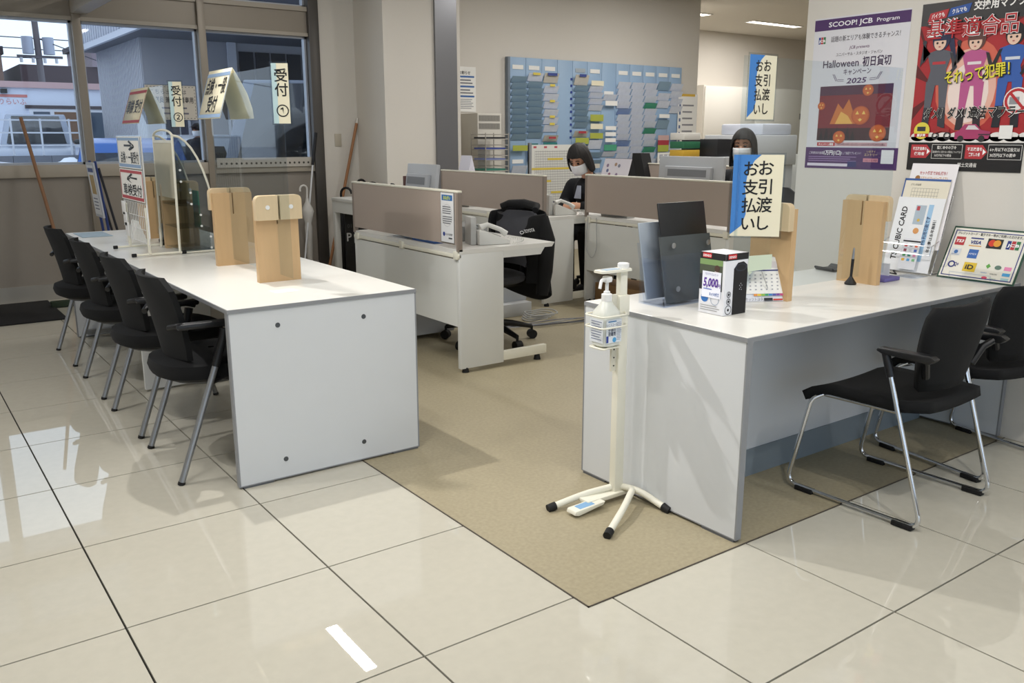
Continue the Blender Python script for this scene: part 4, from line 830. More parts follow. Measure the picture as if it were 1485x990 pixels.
# clutter on the first desk
t = thing('pen_holder', 'tilted black tray holder with papers behind the near desk screen', 'holder', at=(2.44, 1.72, .711))
B().cbox((2.44, 1.75, .86), (.025, .10, .30), Euler((.30, .1, 0))).obj('back_plate', BLACK, t, bevel=.004); B().cbox((2.43, 1.70, .80), (.03, .05, .16), Euler((.35, .1, 0))).obj('papers', PAPER, t); B().box(2.38, 1.62, .711, 2.50, 1.79, .73).obj('base', BLACK, t)
B().box(2.56, 1.70, .711, 2.72, 1.79, 1.06).obj('carton', mat('#5c3a34', .7, noise=.35, scale=25), label='dark red box standing behind the near desk screen', cat='box', bevel=.002)
for k, (yy, c, lb) in enumerate(((.95, '#2f5a9e', 'blue folder lying under the near desk screen'), (1.05, '#c9cdd2', 'pale file lying under the near desk screen'), (1.25, '#3f88b8', 'light blue booklet lying under the near desk screen'))): B().box(2.22, yy-.13, .711+.012*k, 2.36, yy+.13, .722+.012*k).obj('file_folder', mat(c, .5), label=lb, cat='folder')
t = thing('paper_tray', 'grey letter tray behind the phone', 'tray', at=(2.46, .86, .711))
B().box(2.33, .82, .711, 2.60, 1.10, .80).obj('box_body', mat('#8d8f8f', .5), t, bevel=.003)
# white table by the pillar
with frame((2.97, 2.55, 0)):
    t = thing('side_table', 'white table with deep apron behind the near office desk', 'table')
    B().box(0, 0, .755, .55, 1.33, .785).obj('table_top', mat('#dfdfda', .35), t, bevel=.002); B().box(.004, .004, .655, .02, 1.326, .755).box(.53, .004, .655, .546, 1.326, .755).box(.02, 1.31, .655, .53, 1.326, .755).box(.02, .004, .655, .53, .02, .755).obj('apron', mat('#d6d7d3', .4), t)
    for lx in (.005, .495):
        for ly in (.005, 1.275): B().box(lx, ly, 0.001, lx+.05, ly+.05, .655).obj('leg', mat('#c6c7c4', .4), t, bevel=.002)
t = thing('notice_board', 'black standing board with white lettering under the white table', 'sign', at=(3.2, 3.79, 0))
B().box(3.05, 3.78, .03, 3.43, 3.80, .64).obj('board', mat('#0d0d0f', .5), t, bevel=.003)
for fx in (3.10, 3.36): B().box(fx, 3.74, .001, fx+.04, 3.84, .03).obj('foot', BLACK, t)
s = Sheet((3.05, 3.78, .03), *YF); s.text('P', .035, .36, .085, '#c9cacc', bold=.02); s.text('PE', .135, .34, .085, '#d9dadc', bold=.03); s.text('BUNKA', .14, .22, .022, '#8f9092'); s.text('WITH', .14, .18, .022, '#8f9092'); s.text('COMP', .14, .14, .022, '#8f9092'); s.text('01', .04, .48, .04, '#5a5b5e'); s.done(t)
# umbrella stand, umbrellas, broom
def crook(x, y, z, r, m, name, parent, ang=0):
    d = Vector((math.cos(ang), math.sin(ang), 0))
    return B().tube([Vector((x, y, z-.15))] + arc((x, y, z), r, PI, 0, 8, -d, (0, 0, 1))[0:0] + [Vector((x, y, z))] + [Vector((x, y, z)) + d*(r-r*math.cos(a)) + Vector((0, 0, r*math.sin(a))) for a in [PI*i/8 for i in range(1, 9)]] , .011, 10).obj(name, m, parent)
for k, (x, y, lb) in enumerate(((3.17, 4.10, 'black umbrella with the lowest crook handle by the pillar'), (3.31, 4.05, 'black umbrella with the tallest crook handle by the pillar'), (3.38, 3.98, 'black umbrella closest to the broom handle'))):
    t = thing('umbrella', lb, 'umbrella', 'black umbrellas behind the white table', at=(x, y, 0))
    B().lathe([(.012, .02), (.03, .10), (.035, .4), (.02, .60), (.012, .66)], (x, y, .001), 12).obj('canopy', mat('#0d0e11', .7), t)
    crook(x, y, .80+(.0, .07, .045)[k], .055, BLACK, 'handle', t, (-.9, .2, -.5)[k])
t = thing('broom', 'brown wooden broom handle leaning in the corner by the pillar', 'broom', at=(3.09, 4.30, 0))
B().tube([(3.09, 4.30, .02), (3.525, 4.435, 1.45)], .014, 10).obj('handle', mat('#9a6a42', .5), t); B().tube([(3.525, 4.435, 1.45), (3.538, 4.439, 1.50)], [.013, .010], 10).obj('cap', mat('#d5d2cb', .5), t)
t = thing('umbrella', 'white folded umbrella hanging at the window end post', 'umbrella', at=(2.92, 4.33, 0))
B().lathe([(.010, .02), (.028, .08), (.036, .42), (.030, .46), (.058, .57), (.050, .60), (.02, .66), (.012, .70)], (2.925, 4.33, .06), 12).obj('canopy', mat('#c3c1bd', .6, noise=.12, scale=20), t); B().cyl((2.925, 4.33, .73), (2.925, 4.33, .76), .012, None, 10).obj('collar', BLACK, t); B().tube([(2.925, 4.33, .76), (2.93, 4.33, .84)] + [Vector((2.93-.035+.035*math.cos(a), 4.33, .84+.035*math.sin(a))) for a in [PI*i/8 for i in range(1, 9)]] + [(2.86, 4.33, .82)], .009, 10).obj('handle', mat('#d5d3cf', .4), t)
t = thing('snow_brush', 'long white pole with dark grip leaning on the window end post', 'pole', at=(2.84, 4.25, 0))
B().tube([(2.80, 4.22, .005), (3.03, 4.40, 1.06)], .009, 10).obj('pole', mat('#d3d6da', .35), t); B().tube([(3.03, 4.40, 1.06), (3.085, 4.415, 1.36)], [.014, .016], 10).obj('grip', mat('#17191f', .6), t)
t = thing('floor_brush', 'long brown-handled floor brush leaning on the window wall', 'brush', at=(.77, 4.2, 0))
B().tube([(.80, 4.10, .05), (.615, 4.41, 1.47)], .014, 10).obj('handle', mat('#8a6446', .55), t); B().box(.62, 4.02, .005, 1.02, 4.10, .05).obj('brush_head', mat('#22301f', .8), t, bevel=.006)
B().box(-1.1, 3.50, .0005, .645, 4.40, .011).obj('door_mat', mat('#121214', .95, noise=.3, scale=200, bump=.5), label='black ribbed entrance mat by the window wall', cat='mat', bevel=.003)
t = thing('floor_sign', 'small easel notice with dark blue frame by the windows', 'sign', at=(1.0, 3.55, 0))
for yy in (3.42, 3.62): B().tube([(.93, yy, 1.15), (1.03, yy, .02)], .010, 8).obj('leg', mat('#243a78', .4), t); B().tube([(.95, yy, 1.10), (1.15, yy, .02)], .009, 8).obj('rear_leg', mat('#1a1c26', .5), t)
B().prism([(0, 0), (.26, 0), (.26, .40), (0, .40)], (.955, 3.65, .74), (0, -1, 0), (-.09, 0, 1), .012).obj('panel', mat('#b9bdc4', .5), t)
s = Sheet((.9545-.012, 3.65, .74), (0, -1, 0), (-.09, 0, 1)); s.rect(.02, .02, .24, .38, '#dfe1e4'); s.rect(.06, .17, .20, .31, '#b59b6a', 2); s.lines(.05, .14, .21, 4, .025, .008, '#6a6f86'); s.rect(.04, .33, .22, .36, '#4a5a8c', 2); s.done(t)

# ================================================================ OFFICE CHAIR WITH JACKET
with frame((2.77, 1.06, .001), PI):         # local +x is the way it faces
    t = thing('office_chair', 'swivel chair with a black jacket over its grey back at the near desk', 'chair')
    for k in range(5):
        a = 2*PI*k/5+.35; d = Vector((math.cos(a), math.sin(a), 0))
        B().tube([d*.03+Vector((0, 0, .13)), d*.16+Vector((0, 0, .115)), d*.30+Vector((0, 0, .085))], [.026, .022, .015], 10).obj('base_arm', PLB, t)
        w_ = d.cross(Vector((0, 0, 1)))
        B().cyl(d*.305+w_*.024+Vector((0, 0, .031)), d*.305-w_*.024+Vector((0, 0, .031)), .030, None, 16).obj('caster', RUB, t)
        B().cyl(d*.303+Vector((0, 0, .03)), d*.303+Vector((0, 0, .088)), .009, None, 8).obj('caster_stem', PLB, t)
    B().cyl((0, 0, .10), (0, 0, .40), .028, .022, 14).obj('gas_lift', PLB, t)
    cushion(B(), .02, 0, .46, .24, .235, .06).obj('seat', mat('#3a3b40', .9, noise=.1, scale=300), t)
    B().box(-.20, -.10, .37, .10, .10, .40).obj('seat_plate', PLB, t)
    B().tube([(-.12, 0, .385), (-.27, 0, .40), (-.29, 0, .58)], .022, 10).obj('back_arm', PLB, t)
    back_shell(B(), -.225, .50, .845, .21, .05).obj('backrest', mat('#4b4c52', .9, noise=.1, scale=300), t, smooth=1.0)
    j = thing('jacket', 'black work jacket with white lettering draped over the office chair', 'jacket')
    JK = mat('#0b0c0f', .9, noise=.25, scale=60, bump=.4)
    rows = []
    # drape: front left panel edge -> over the shoulders -> front right panel, as a sheet round the chair back
    cols = 25
    for i in range(15):
        v = i/14; row = []
        for k in range(cols):
            s_ = -1+2*k/(cols-1)          # -1 .. 1 round the back
            ang = s_*2.35
            top = .875-.035*abs(s_)**3
            spread = 1+.22*v
            x = -.270-.055*math.cos(ang)*spread*1.0+.03*v*math.sin(7*s_)*.5; y = .245*math.sin(max(-PI/2, min(PI/2, ang)))*spread
            if abs(ang) > PI/2: x += .07+.02*math.sin(6*v); y *= 1-.34*(abs(ang)-PI/2)/.78*(1 if v > .15 else .4)
            z = top-(.56+.06*math.cos(3*s_)-.06*(s_ > .7))*v-.02*(1-v)*abs(math.sin(2.2*s_))
            x += .008*math.sin(9*s_+4*v)*v
            row.append(Vector((x, y, z)))
        rows.append(row)
    B().grid(rows).obj('body', JK, j, solid=.010, sub=1, smooth=2)
    B().tube([(-.235, -.19, .865), (-.275, -.15, .885), (-.29, 0, .895), (-.275, .15, .885), (-.235, .19, .865)], [.020, .026, .028, .026, .020], 12).obj('collar', JK, j)
    for sy in (-1, 1): B().tube([(-.27, sy*.215, .82), (-.27, sy*.265, .68), (-.25, sy*.275, .48), (-.235, sy*.265, .33)], [.040, .055, .050, .040], 12).obj('sleeve', JK, j)
    s = Sheet((-.142, .234, .735), (-.55, .83, 0), (0, 0, 1)); s.text('TOYOTA', .012, 0, .024, '#d9dadc', width=.072, bold=.02, rot=.2); s.ringd(-.040, -.004, .014, .004, '#d9dadc', 2, .011); s.done(j, 'lettering')
# cables and oddments below the desks
for k in range(5):
    pts = [Vector((3.0+.18*i+.03*math.sin(i*1.7+k), 1.32-.10*i*.35+.05*math.sin(i*.9+k*1.3), .008+.004*k)) for i in range(9)]
    B().tube(fillet(pts, .05, 3), .004, 6).obj('floor_cable', mat(('#8f9296', '#6a6d74', '#3a3b40', '#9da0a6', '#7a7c86')[k], .5), label=('pale grey cable', 'mid grey cable', 'black cable', 'light cable', 'bluish grey cable')[k] + ' snaking over the office floor beside the swivel chair', cat='cable', group='floor cables')
t = thing('cable_coil', 'heap of coiled white cables on the office floor', 'cables', at=(3.45, 1.45, 0))
for k in range(4): B().tube([Vector((3.45+(.10+.01*k)*math.cos(a)+.02*k, 1.45+(.08+.01*k)*math.sin(a), .012+.012*k+.006*math.sin(3*a))) for a in [2*PI*i/18 for i in range(18)]], .005, 6, closed=True).obj('cable_loop', mat('#b3b4b3', .5), t)
t = thing('shoe_box', 'white box with papers on the floor behind the swivel chair', 'box', at=(3.3, 1.75, 0))
B().box(3.15, 1.62, .001, 3.55, 1.92, .10).obj('tray', mat('#c9cbcc', .5), t, bevel=.004); B().box(3.30, 1.70, .10, 3.56, 1.98, .36).obj('drawer', mat('#bfc3c9', .5), t, bevel=.004)
B().box(4.26, 1.10, .002, 4.60, 1.70, .17).obj('carton', mat('#8a6a45', .8, noise=.06), label='brown cardboard carton under the middle desk', cat='box', bevel=.003)
B().tube(fillet([(4.186, 1.72, .70), (4.182, 1.74, .45), (4.182, 1.66, .36), (4.182, 1.60, .45), (4.186, 1.62, .70)], .06, 5), .003, 6).obj('loop_cable', mat('#aeb0b2', .5), label='grey cable loop hanging off the middle desk screen', cat='cable')
# desk-top calendar and flip card
t = thing('desk_calendar', 'pink and white desk calendar on top of the middle desk screen', 'calendar', at=(4.30, 1.40, 1.035))
B().prism([(-.055, 0), (.055, 0), (0, .17)], (4.30, 1.65, .99), (1, 0, 0), (0, 0, 1), .30).obj('easel', mat('#141417', .6), t)
v_ = Vector((.055, 0, .17)).normalized(); B().prism([(0, 0), (.30, 0), (.30, .175), (0, .175)], (4.243, 1.65, .99), (0, -1, 0), v_, .003).obj('page', mat('#dcd7de', .6), t)
for (a_, b_, c_) in ((.05, .12, '#8c7a94'), (.09, .05, '#9a6a7c'), (.14, .13, '#a88a72'), (.18, .12, '#7f8294'), (.17, .05, '#8c7a94'), (.06, .08, '#6a6f94')):
    s = Sheet(Vector((4.2395, 1.65, .99)), (0, -1, 0), v_); s.disc(a_, b_, .014, c_); s.done(t, 'printed_flower')
B().box(4.26, 1.35, .711, 4.34, 1.65, .99).obj('riser', mat('#b9bab7', .5), t)
t = thing('tent_card', 'small white tent card behind the screen of the clerk\'s desk', 'sign', at=(3.9, 3.05, 1.0))
B().prism([(-.05, 0), (.05, 0), (0, .20)], (3.92, 3.16, .96), (1, 0, 0), (0, 0, 1), .17).obj('card', mat('#dcdbe6', .6), t); B().box(3.88, 2.98, .711, 3.97, 3.17, .96).obj('riser', mat('#b9bab7', .5), t)
B().box(3.90, 2.15, .711, 4.35, 2.42, .735).obj('file_folder', mat('#8a7fa8', .5, noise=.3, scale=12), label='open ledger with violet edge in front of the seated clerk', cat='folder')

# ================================================================ BLUE FILING BOARD
bd = thing('filing_board', 'wide pale blue filing board with rows of document pockets', 'board', at=(6.7, 4.44, .75))
BB = mat('#98b3cf', .5); BD_ = mat('#88a2b5', .5); DOC = mat('#d6dce8', .6, noise=.10, scale=25); DOC2 = mat('#c9c4b8', .6, noise=.10, scale=25)
CW = (8.04-5.365)/12
cols_ = []
for c in range(12):
    x0 = 5.365+c*CW; cols_.append(B().box(x0+.002, 4.425, .70, x0+CW-.002, 4.452, 2.165).obj('column_panel', BB, bd, bevel=.002))
B().box(5.335, 4.41, .70, 5.364, 4.46, 2.165).obj('side_rail', mat('#77828e', .5), bd)
pk0 = None
def pocket(c, z, m, h=.075, w_=.90, y=4.424, name='pocket'):
    x0 = 5.365+c*CW+CW*(1-w_)/2
    h *= .86
    B().prism([(0, 0), (-.010, 0), (-.050, h), (-.044, h)], (x0+CW*w_, y, z), (0, 1, 0), (0, 0, 1), -CW*w_).obj(name, m, cols_[c])
def tag(c, z, m, w_=.72, h=.05, y=4.368): x0 = 5.365+c*CW+CW*(1-w_)/2; B().box(x0, y, z, x0+CW*w_, y+.003, z+h).obj('index_tag', m, cols_[c])
LIME, YEL, TEAL, REDM, GRN = mat('#a9b04a', .6), mat('#d9c659', .6), mat('#2f7a78', .6), mat('#a83a44', .6), mat('#4a9a7a', .6)
for c in range(12):
    if c != 3: tag(c, 2.04 if c != 6 else 1.80, PAPER if c not in (4,) else mat('#a9b3ba', .6), .66, .045, 4.420)
def run(c, z0, n, m, dz=.068, h=.075):
    for k in range(n): pocket(c, z0-k*dz, m, h)
run(0, 1.90, 10, BD_); tag(0, 1.17, LIME, .95, .06); tag(0, 1.03, PAPER, .7, .045, 4.42); run(0, .91, 3, DOC, .11, .115)
pocket(1, 1.92, DOC, .10); tag(1, 1.985, YEL, .45, .025); run(1, 1.85, 9, BD_)
pocket(2, 1.91, DOC2, .12); tag(2, 1.985, mat('#3a4a8c', .6), .6, .03); run(2, 1.80, 6, DOC, .085, .09); pocket(2, 1.27, DOC2, .08)
for zz in (1.87, 1.70, 1.53, 1.45): tag(2, zz, YEL, .32, .026)
tag(2, 1.30, REDM, .45, .022, 4.362); tag(2, 1.235, TEAL, .9, .025, 4.40); tag(1, 1.235, TEAL, .55, .014, 4.42)
for zz in [1.95-.072*k for k in range(10)]: B().box(5.365+4*CW-.03, 4.418, zz, 5.365+4*CW-.005, 4.425, zz+.025).obj('index_tab', mat('#2b3f8c', .6), cols_[3])
for c in (1, 2, 3):
    for zz in (1.17, 1.02):
        for k in range(3): hk = B().box(5.365+c*CW+.03+k*.07, 4.405, zz, 5.365+c*CW+.05+k*.07, 4.425, zz+.022).obj('key_hook', BLACK, cols_[c])
B().box(5.365+CW+.015, 4.40, 1.05, 5.365+CW+.065, 4.415, 1.17).obj('key_tag', mat('#3a6aa8', .5), cols_[1])
pocket(4, 1.90, DOC2, .13); tag(4, 1.99, mat('#3a4a8c', .6), .45, .03); run(4, 1.83, 7, BD_); pocket(4, 1.32, DOC2, .08); tag(4, 1.36, REDM, .5, .025, 4.362); tag(4, 1.24, LIME, .9, .07, 4.366); run(4, 1.15, 3, DOC2, .085, .08)
tag(5, 1.90, CREAM, .85, .055); run(5, 1.83, 4, DOC, .07); tag(5, 1.50, LIME, .9, .075); tag(5, 1.41, CREAM, .85, .06); tag(5, 1.30, LIME, .9, .065); pocket(5, 1.18, DOC, .12); run(5, 1.08, 2, BD_, .09); tag(5, .96, DOC2, .55, .05); run(5, .82, 2, DOC, .10, .1)
pocket(6, 1.74, DOC, .08); tag(6, 1.68, PAPER, .85, .055); tag(6, 1.40, PAPER, .75, .045); tag(6, 1.33, PAPER, .75, .045); tag(6, 1.26, PAPER, .75, .045); tag(6, 1.16, GRN, .9, .07); pocket(6, 1.09, DOC, .07); run(6, .90, 3, DOC, .08, .09)
for c, skip in ((7, (4, 9)), (8, (12,)), (9, (3, 7, 10)), (10, ())):
    for k in range(14):
        z = 1.88-k*.075
        if c == 10: break
        if k in skip: pocket(c, z, (GRN if c == 9 else mat('#7f95c0', .6)), .08)
        else: pocket(c, z, DOC, .09)
run(10, 1.88, 1, BD_, .08, .12); run(10, 1.76, 2, DOC, .09, .1); tag(10, 1.55, PAPER, .8, .045); run(10, 1.42, 1, BD_, .08, .12); tag(10, 1.28, mat('#c9a9a4', .6), .85, .06); tag(10, 1.22, REDM, .85, .06); tag(10, 1.14, LIME, .85, .08); run(10, 1.0, 4, DOC, .08, .09)
run(11, 1.88, 4, DOC, .09, .1); tag(11, 1.30, REDM, .85, .06); run(11, 1.15, 5, DOC, .085, .09)
t = thing('wall_notice', 'tall white printed notice beside the filing board', 'notice', at=(8.0, 4.40, 1.2)); B().box(7.98, 4.405, 1.02, 8.33, 4.408, 1.85).obj('sheet', PAPER, t)
s = Sheet((7.98, 4.405, 1.02), *YF); s.rect(.0, .80, .30, .83, '#d9b24a'); s.lines(.08, .70, .30, 7, .08, .02, '#8f8f94'); 
for k in range(6): s.rect(.02, .66-k*.085, .05, .70-k*.085, '#6a7a9c', 2)
s.done(t)
t = thing('wall_calendar', 'white year calendar below the red files of the board', 'calendar', at=(7.75, 4.36, .9)); B().box(7.60, 4.355, .80, 7.86, 4.359, 1.13).obj('sheet', PAPER, t)
s = Sheet((7.60, 4.355, .80), *YF)
for i in range(4):
    for j in range(3): s.rect(.03+j*.08, .03+i*.075, .09+j*.08, .08+i*.075, '#a9abb4')
s.done(t)
# white grid schedule board in front of the filing board
t = thing('schedule_board', 'white gridded schedule board with yellow strips behind the clerk', 'board', at=(5.5, 3.85, 0))
B().box(5.20, 3.85, .55, 5.95, 3.865, 1.24).obj('board', mat('#d6d6d0', .5), t)
for xx in (5.20, 5.93): B().box(xx, 3.84, 0.001, xx+.03, 3.87, 1.26).obj('post', mat('#8d9094', .4), t)
s = Sheet((5.20, 3.85, .55), *YF)
for k in range(28): s.rect(.08+k*.0235, .0, .083+k*.0235, .63, '#77787c')
for k in range(24): s.rect(.08, .01+k*.0265, .74, .013+k*.0265, '#77787c')
for yy, x0, x1 in ((.53, .25, .46), (.43, .02, .55), (.30, .1, .3), (.24, .1, .22), (.18, .3, .5), (.12, .1, .2)): s.rect(x0, yy, x1, yy+.022, '#cfb84f', 3)
for k in range(3): s.rect(.06+k*.14, .655, .10+k*.14, .675, '#b8505c', 2)
s.done(t)
# air unit, trays, wall notice by the pillar
t = thing('air_purifier', 'tall beige air unit with slotted grilles beside the filing board', 'air unit', at=(4.9, 4.25, 0))
B().box(4.74, 4.12, .001, 5.04, 4.46, 1.56).obj('cabinet', mat('#c9c5bb', .5), t, bevel=.004)
for zz in (1.48, 1.40):
    gr = B().box(4.755, 4.117, zz, 5.02, 4.12, zz+.06).obj('grille', mat('#9b9890', .6), t)
    for k in range(16): B().box(4.762+k*.016, 4.1155, zz+.006, 4.767+k*.016, 4.117, zz+.054).obj('slot', mat('#6b6963', .7), gr)
t = thing('letter_trays', 'stack of wire letter trays on a stand in front of the air unit', 'trays', at=(4.8, 3.95, 0))
for k in range(5):
    zz = .88+k*.105; tr = B().tube([(4.62, 3.80, zz), (4.90, 3.80, zz), (4.90, 4.06, zz), (4.62, 4.06, zz)], .004, 6, closed=True).tube([(4.62, 3.80, zz+.045), (4.90, 3.80, zz+.045), (4.90, 4.06, zz+.045), (4.62, 4.06, zz+.045)], .004, 6, closed=True).obj('tray', mat('#a09b92', .4), t)
    B().box(4.64, 3.82, zz+.002, 4.88, 4.04, zz+.02).obj('papers', mat(('#d9d9d6', '#3f8a78', '#7f8ab8', '#4a5aa0', '#2a2b30')[k], .6), tr)
for xx in (4.62, 4.90): B().cyl((xx, 3.80, 0.001), (xx, 3.80, 1.36), .005, None, 6).obj('upright', mat('#a09b92', .4), t); B().cyl((xx, 4.06, 0.001), (xx, 4.06, 1.36), .005, None, 6).obj('upright', mat('#a09b92', .4), t)
t = thing('alarm_panel', 'dark grey intercom panel on the office wall', 'panel', at=(5.12, 4.46, 1.5)); B().box(5.06, 4.455, 1.44, 5.20, 4.47, 1.57).obj('plate', mat('#4a4846', .4), t, bevel=.003)
for k, c in enumerate(('#2c2b2a', '#8a2a2a', '#1a1a1a', '#d0cfcb')): B().box(5.075+k*.03, 4.452, 1.50, 5.09+k*.03, 4.455, 1.515).obj('button', mat(c, .5), t)
B().box(5.09, 4.452, 1.54, 5.16, 4.455, 1.553).obj('name_strip', PAPER, t)
t = thing('wall_notice', 'white notice with three blue rules on the wall by the steel guide', 'notice', at=(4.85, 4.46, 1.6)); B().box(4.72, 4.462, 1.58, 4.95, 4.466, 2.04).obj('sheet', PAPER, t)
s = Sheet((4.72, 4.462, 1.58), *YF); s.text('お知らせ', .09, .385, .03, '#33343c', width=.14, bold=.02)
for yy in (.35, .25, .15): s.rect(.01, yy, .21, yy+.018, '#3f6aa8')
s.lines(.02, .33, .20, 2, .03, .012, '#6a6c74'); s.lines(.02, .23, .20, 2, .03, .012, '#6a6c74'); s.lines(.02, .13, .20, 6, .018, .006, '#7a7c84'); s.done(t)
# deep end: wall cabinets, copier, trays, partitions
t = thing('wall_cabinet', 'long white wall cabinet with sliding doors at the far end', 'cabinet', at=(12.3, 6.4, 0))
B().box(10.60, 6.36, .05, 14.45, 6.64, 2.13).obj('body', mat('#d0cbc2', .6), t); B().box(10.60, 6.33, .03, 14.45, 6.36, 1.05).obj('lower_front', mat('#bdb9b1', .6), t)
for k in range(3): dd = B().box(10.62+k*1.28, 6.335, 1.07, 11.86+k*1.28, 6.36, 2.11).obj('door', mat('#d8d4cb', .6), t, bevel=.004); B().box(11.80+k*1.28, 6.328, 1.62, 11.83+k*1.28, 6.335, 1.72).obj('handle', mat('#6a6864', .5), dd)
with frame((-0.05, -0.45, 0)):
    t = thing('copier', 'large white office copier behind the monitors', 'copier', at=(7.6, 3.4, 0))
    B().box(7.30, 3.05, .001, 8.0, 3.7, 1.02).obj('body', mat('#c3c5c8', .45), t, bevel=.01); B().box(7.28, 3.03, 1.02, 8.02, 3.72, 1.34).obj('scanner', mat('#cdcfd2', .45), t, bevel=.01); B().box(7.5, 3.1, 1.34, 8.0, 3.68, 1.46).obj('feeder', mat('#c9ccd6', .45), t, bevel=.02); B().box(7.275, 3.08, 1.22, 7.30, 3.34, 1.30).obj('control_panel', mat('#1d1e22', .3), t)
    for k in range(3): B().box(7.29, 3.1, .12+k*.26, 7.30, 3.66, .34+k*.26).obj('drawer', mat('#b3b6ba', .5), t)
with frame((-0.10, -0.7, 0)):
    t = thing('printer', 'grey printer with dark tray beside the copier', 'printer', at=(7.0, 3.55, 0))
    B().box(6.75, 3.25, .001, 7.22, 3.85, .75).obj('cabinet', mat('#b9bbbd', .5), t); B().box(6.75, 3.25, .75, 7.22, 3.85, 1.12).obj('body', mat('#b3b5b8', .5), t, bevel=.01); B().box(6.74, 3.35, 1.02, 6.80, 3.75, 1.10).obj('output_tray', mat('#1f2023', .4), t); B().box(6.78, 3.3, 1.12, 7.18, 3.8, 1.30).obj('scanner_lid', mat('#2a2b2f', .4), t, bevel=.01)
with frame((-.05, -1.15, 0)):
    t = thing('colour_trays', 'stack of green, yellow and white letter trays by the printer', 'trays', at=(6.75, 3.95, 0))
    B().box(6.40, 3.90, .001, 6.64, 4.10, .95).obj('stand', mat('#b3b1ab', .5), t)
    for k, c in enumerate(('#d9d6d0', '#c9b9b0', '#c9a23a', '#2c6a4c', '#d5d3cd')): B().box(6.40, 3.90, .95+k*.085, 6.64, 4.10, 1.02+k*.085).obj('tray', mat(c, .5), t, bevel=.006)
for (x, y, L, lb) in ((5.62, 1.50, 1.2, 'beige screened desk behind the middle desks'), (6.35, -.75, 1.6, 'beige screened desk at the right behind the second clerk')): desk(x, y, L, lb, 1.08)
t = thing('tissue_box', 'black wedge shaped card holder on the rear desk screen', 'holder', at=(5.7, 2.55, .95)); B().prism([(0, 0), (.20, 0), (.13, .22), (.02, .22)], (5.66, 2.67, .95), (0, -1, 0), (0, 0, 1), .12).obj('wedge', mat('#17181b', .5), t); B().box(5.66, 2.45, .711, 5.78, 2.67, .95).obj('riser', mat('#b9bab7', .5), t)
monitor(6.6, -.1, .711, 0, .55, .36, 'grey monitor on the rear right desk', .05)
t = thing('shelf_unit', 'low white shelf with boxes under the far cabinets', 'shelf', at=(9.5, 3.2, 0)); B().box(9.2, 2.2, .001, 9.6, 4.2, .95).obj('body', mat('#c9c9c6', .5), t)
for k in range(5): B().box(9.22, 2.25+k*.38, .95, 9.55, 2.55+k*.38, 1.10+.04*(k % 3)).obj('box_file', mat(('#bfc1c2', '#9fa2a6', '#8b8d90', '#d0cfc9', '#3f6aa8')[k], .5), t)
with frame((5.24, .10, .001), PI-.3):
    t = thing('office_chair', 'dark office chair standing beside the second clerk', 'chair')
    back_shell(B(), -.235, .52, .97, .22, .05).obj('backrest', mat('#1c1e24', .9), t, smooth=1.0); cushion(B(), .02, 0, .46, .24, .235, .06).obj('seat', mat('#1c1e24', .9), t); B().cyl((0, 0, .08), (0, 0, .42), .03, .024, 12).obj('gas_lift', PLB, t); B().tube([(-.12, 0, .40), (-.27, 0, .41), (-.29, 0, .58)], .022, 10).obj('back_arm', PLB, t)
    for k in range(5): a = 2*PI*k/5; B().tube([(0, 0, .10), (.28*math.cos(a), .28*math.sin(a), .07)], [.025, .015], 8).obj('base_arm', PLB, t); B().ball((.28*math.cos(a), .28*math.sin(a), .03), .03, 10, 6).obj('caster', RUB, t)

# ================================================================ PEOPLE
def capsule(b, p0, r0, p1, r1, n=5):
    p0, p1 = Vector(p0), Vector(p1); b.tube([p0+(p1-p0)*(i/n) for i in range(n+1)], [r0+(r1-r0)*i/n for i in range(n+1)], 14); b.ball(p0, r0, 12, 8); b.ball(p1, r1, 12, 8); return b
def hand(b, w, d, down, side):
    """palm and five fingers from wrist w along d"""
    d = Vector(d).normalized(); n = Vector(down).normalized(); s = d.cross(n)*side
    w = Vector(w); b.ball(w+d*.045, (.030, .030, .030), 10, 8); capsule(b, w, .026, w+d*.07, .030)
    for k, ln in enumerate((.062, .072, .068, .052)):
        a = w+d*.085+s*(-.030+.020*k); m1 = a+d*ln*.55+n*.006; capsule(b, a, .0095, m1, .009, 2); capsule(b, m1, .009, m1+d*ln*.4+n*.022, .008, 2)
    th = w+d*.03-s*.030; t2 = th+d*.035-s*.022+n*.010; capsule(b, th, .012, t2, .0105, 2); capsule(b, t2, .0105, t2+d*.028+n*.008, .009, 2)
def head(b, c, R):
    c = Vector(c); b.ball(c+R @ Vector((-.008, 0, .035)), (.092, .074, .088), 18, 12, R); b.ball(c+R @ Vector((.022, 0, -.035)), (.066, .058, .078), 16, 10, R)
    b.ball(c+R @ Vector((.088, 0, -.012)), (.016, .013, .022), 10, 8, R)
    for s in (-1, 1): b.ball(c+R @ Vector((-.01, s*.076, -.008)), (.018, .010, .030), 10, 8, R)
